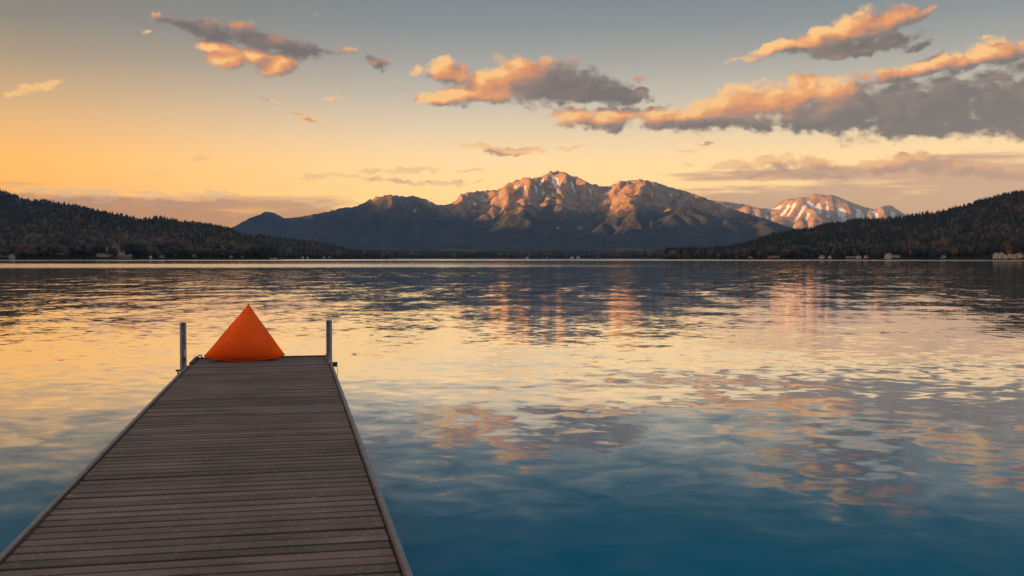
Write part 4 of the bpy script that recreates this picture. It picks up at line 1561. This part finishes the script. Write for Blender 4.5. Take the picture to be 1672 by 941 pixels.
post(294.6, 304.2, 529.5, 598.5, 'steel post with a pale plate and padlock at the jetty end', True)
post(532.9, 542.2, 523.6, 592.5, 'plain steel channel post with a dark side bracket at the jetty end', False)

# ------------------------------------------------------------------ the orange pyramid beanbag
fab, t, out = material('orange_fabric')
tcn = t.node('ShaderNodeTexCoord')
op = tcn.outputs['Object']
n1 = t.noise(op, 3.5, 4, 0.6)
wv = t.noise(t.v('MULTIPLY', op, (260, 260, 260)), 1.0, 2, 0.5)
fold = t.noise(t.v('MULTIPLY', op, (9, 9, 22)), 1.0, 3, 0.5, dist=0.6)
c = t.v('SCALE', (0.95, 0.100, 0.005), t.mapr(n1, 0.3, 0.7, 0.9, 1.1))
hb = t.m('ADD', t.m('MULTIPLY', wv, 0.0006), t.m('MULTIPLY', fold, 0.014))
pb = principled(t, out, c, 0.75, 0.15, normal=t.bump(hb, 0.6, 1.0))
pb.inputs['Sheen Weight'].default_value = 0.0

bl, br_, ba = dl(333.5, 591), dl(465.0, 589.0), dl(404, 595)
mid = (bl + br_) / 2
half = (br_.x - bl.x) / 2
wl = Vector((mid.x * ca + mid.y * sa, -mid.x * sa + mid.y * ca, DECK_Z))
bag = empty('beanbag', wl, -AZ_D)
tag(bag, 'bright orange pyramid-shaped beanbag seat standing at the end of the jetty', 'beanbag')
C4 = [Vector((-half, 0.0, 0.085)), Vector((half, 0.0, 0.085)), Vector((0.045, 0.46, 0.862)), Vector((0.0, 1.00, 0.06))]
cen = sum(C4, Vector()) / 4
NS = 34
rb = random.Random(3)
bm = bmesh.new()
key = {}


def bag_vert(ws):
    """ws: barycentric weights of the four corners"""
    kk = tuple(round(a * NS) for a in ws)
    if kk in key:
        return key[kk]
    p = sum((C4[i] * ws[i] for i in range(4)), Vector())
    p.z -= 0.085 * 4 * ws[0] * ws[1]
    s2 = 1 - sum(a * a for a in ws)
    p = p + (p - cen).normalized() * (0.012 * s2 - 0.085 * (ws[0] + ws[1]) * ws[2] * (ws[0] ** 2 + ws[1] ** 2 + ws[2] ** 2))
    zero = [i for i in range(4) if kk[i] == 0]
    if len(zero) == 1:
        i0 = zero[0]
        a, b, c = [C4[i] for i in range(4) if i != i0]
        n = (b - a).cross(c - a).normalized()
        if n.dot(a - C4[i0]) < 0:
            n = -n
        q = 27.0
        for i in range(4):
            if i != i0:
                q *= ws[i]
        p = p + n * (0.07, 0.085, 0.10, 0.20)[i0] * q ** 0.66
        # gathers running in from the seams
        d = min(ws[i] for i in range(4) if i != i0)
        if d < 0.14:
            along = ws[(i0 + 1) % 4] - ws[(i0 + 2) % 4] * 0.7 + ws[(i0 + 3) % 4] * 0.4
            p = p + n * 0.009 * math.sin(along * 75 + 5 * i0) * math.sin(math.pi * d / 0.14) * (0.4 + 0.6 * math.sin(along * 17 + i0))
    if p.z < 0.02:
        p.z = 0.004 + 0.016 * math.exp((p.z - 0.02) / 0.03)
    v = bm.verts.new(p)
    key[kk] = v
    return v


for i0 in range(4):
    ids = [i for i in range(4) if i != i0]
    for a in range(NS):
        for b in range(NS - a):
            def V_(x, y):
                wv_ = [0.0] * 4
                wv_[ids[0]], wv_[ids[1]], wv_[ids[2]] = x / NS, y / NS, (NS - x - y) / NS
                return bag_vert(wv_)
            bm.faces.new((V_(a, b), V_(a + 1, b), V_(a, b + 1)))
            if a + b < NS - 1:
                bm.faces.new((V_(a + 1, b), V_(a + 1, b + 1), V_(a, b + 1)))
bmesh.ops.recalc_face_normals(bm, faces=bm.faces)
seams = []
for i in range(4):
    for j in range(i + 1, 4):
        pts = []
        for q in range(NS + 1):
            kk = [0, 0, 0, 0]
            kk[i], kk[j] = q, NS - q
            pts.append(key[tuple(kk)].co.copy())
        seams.append(pts)
me = bpy.data.meshes.new('cover')
bm.to_mesh(me)
bm.free()
for p in me.polygons:
    p.use_smooth = True
cov = link('cover', me, fab, bag)
for pts in seams:
    MB().tube(pts, 0.0065, 6).build('seam', fab, cov, smooth=True)

# ------------------------------------------------------------------ haze
hz, t, out = material('haze_air')
pv = t.node('ShaderNodeVolumePrincipled')
pv.inputs['Color'].default_value = (0.30, 0.55, 1.0, 1.0)
pv.inputs['Density'].default_value = HAZE_DENSITY
pv.inputs['Anisotropy'].default_value = 0.0
t.l.new(pv.outputs[0], out.inputs['Volume'])
hz.cycles.homogeneous_volume = True
o = MB().box((-450, 7900, 645), (17900, 21900, 1310)).build('haze', hz)
tag(o, kind='stuff')
print('objects', len(bpy.data.objects))
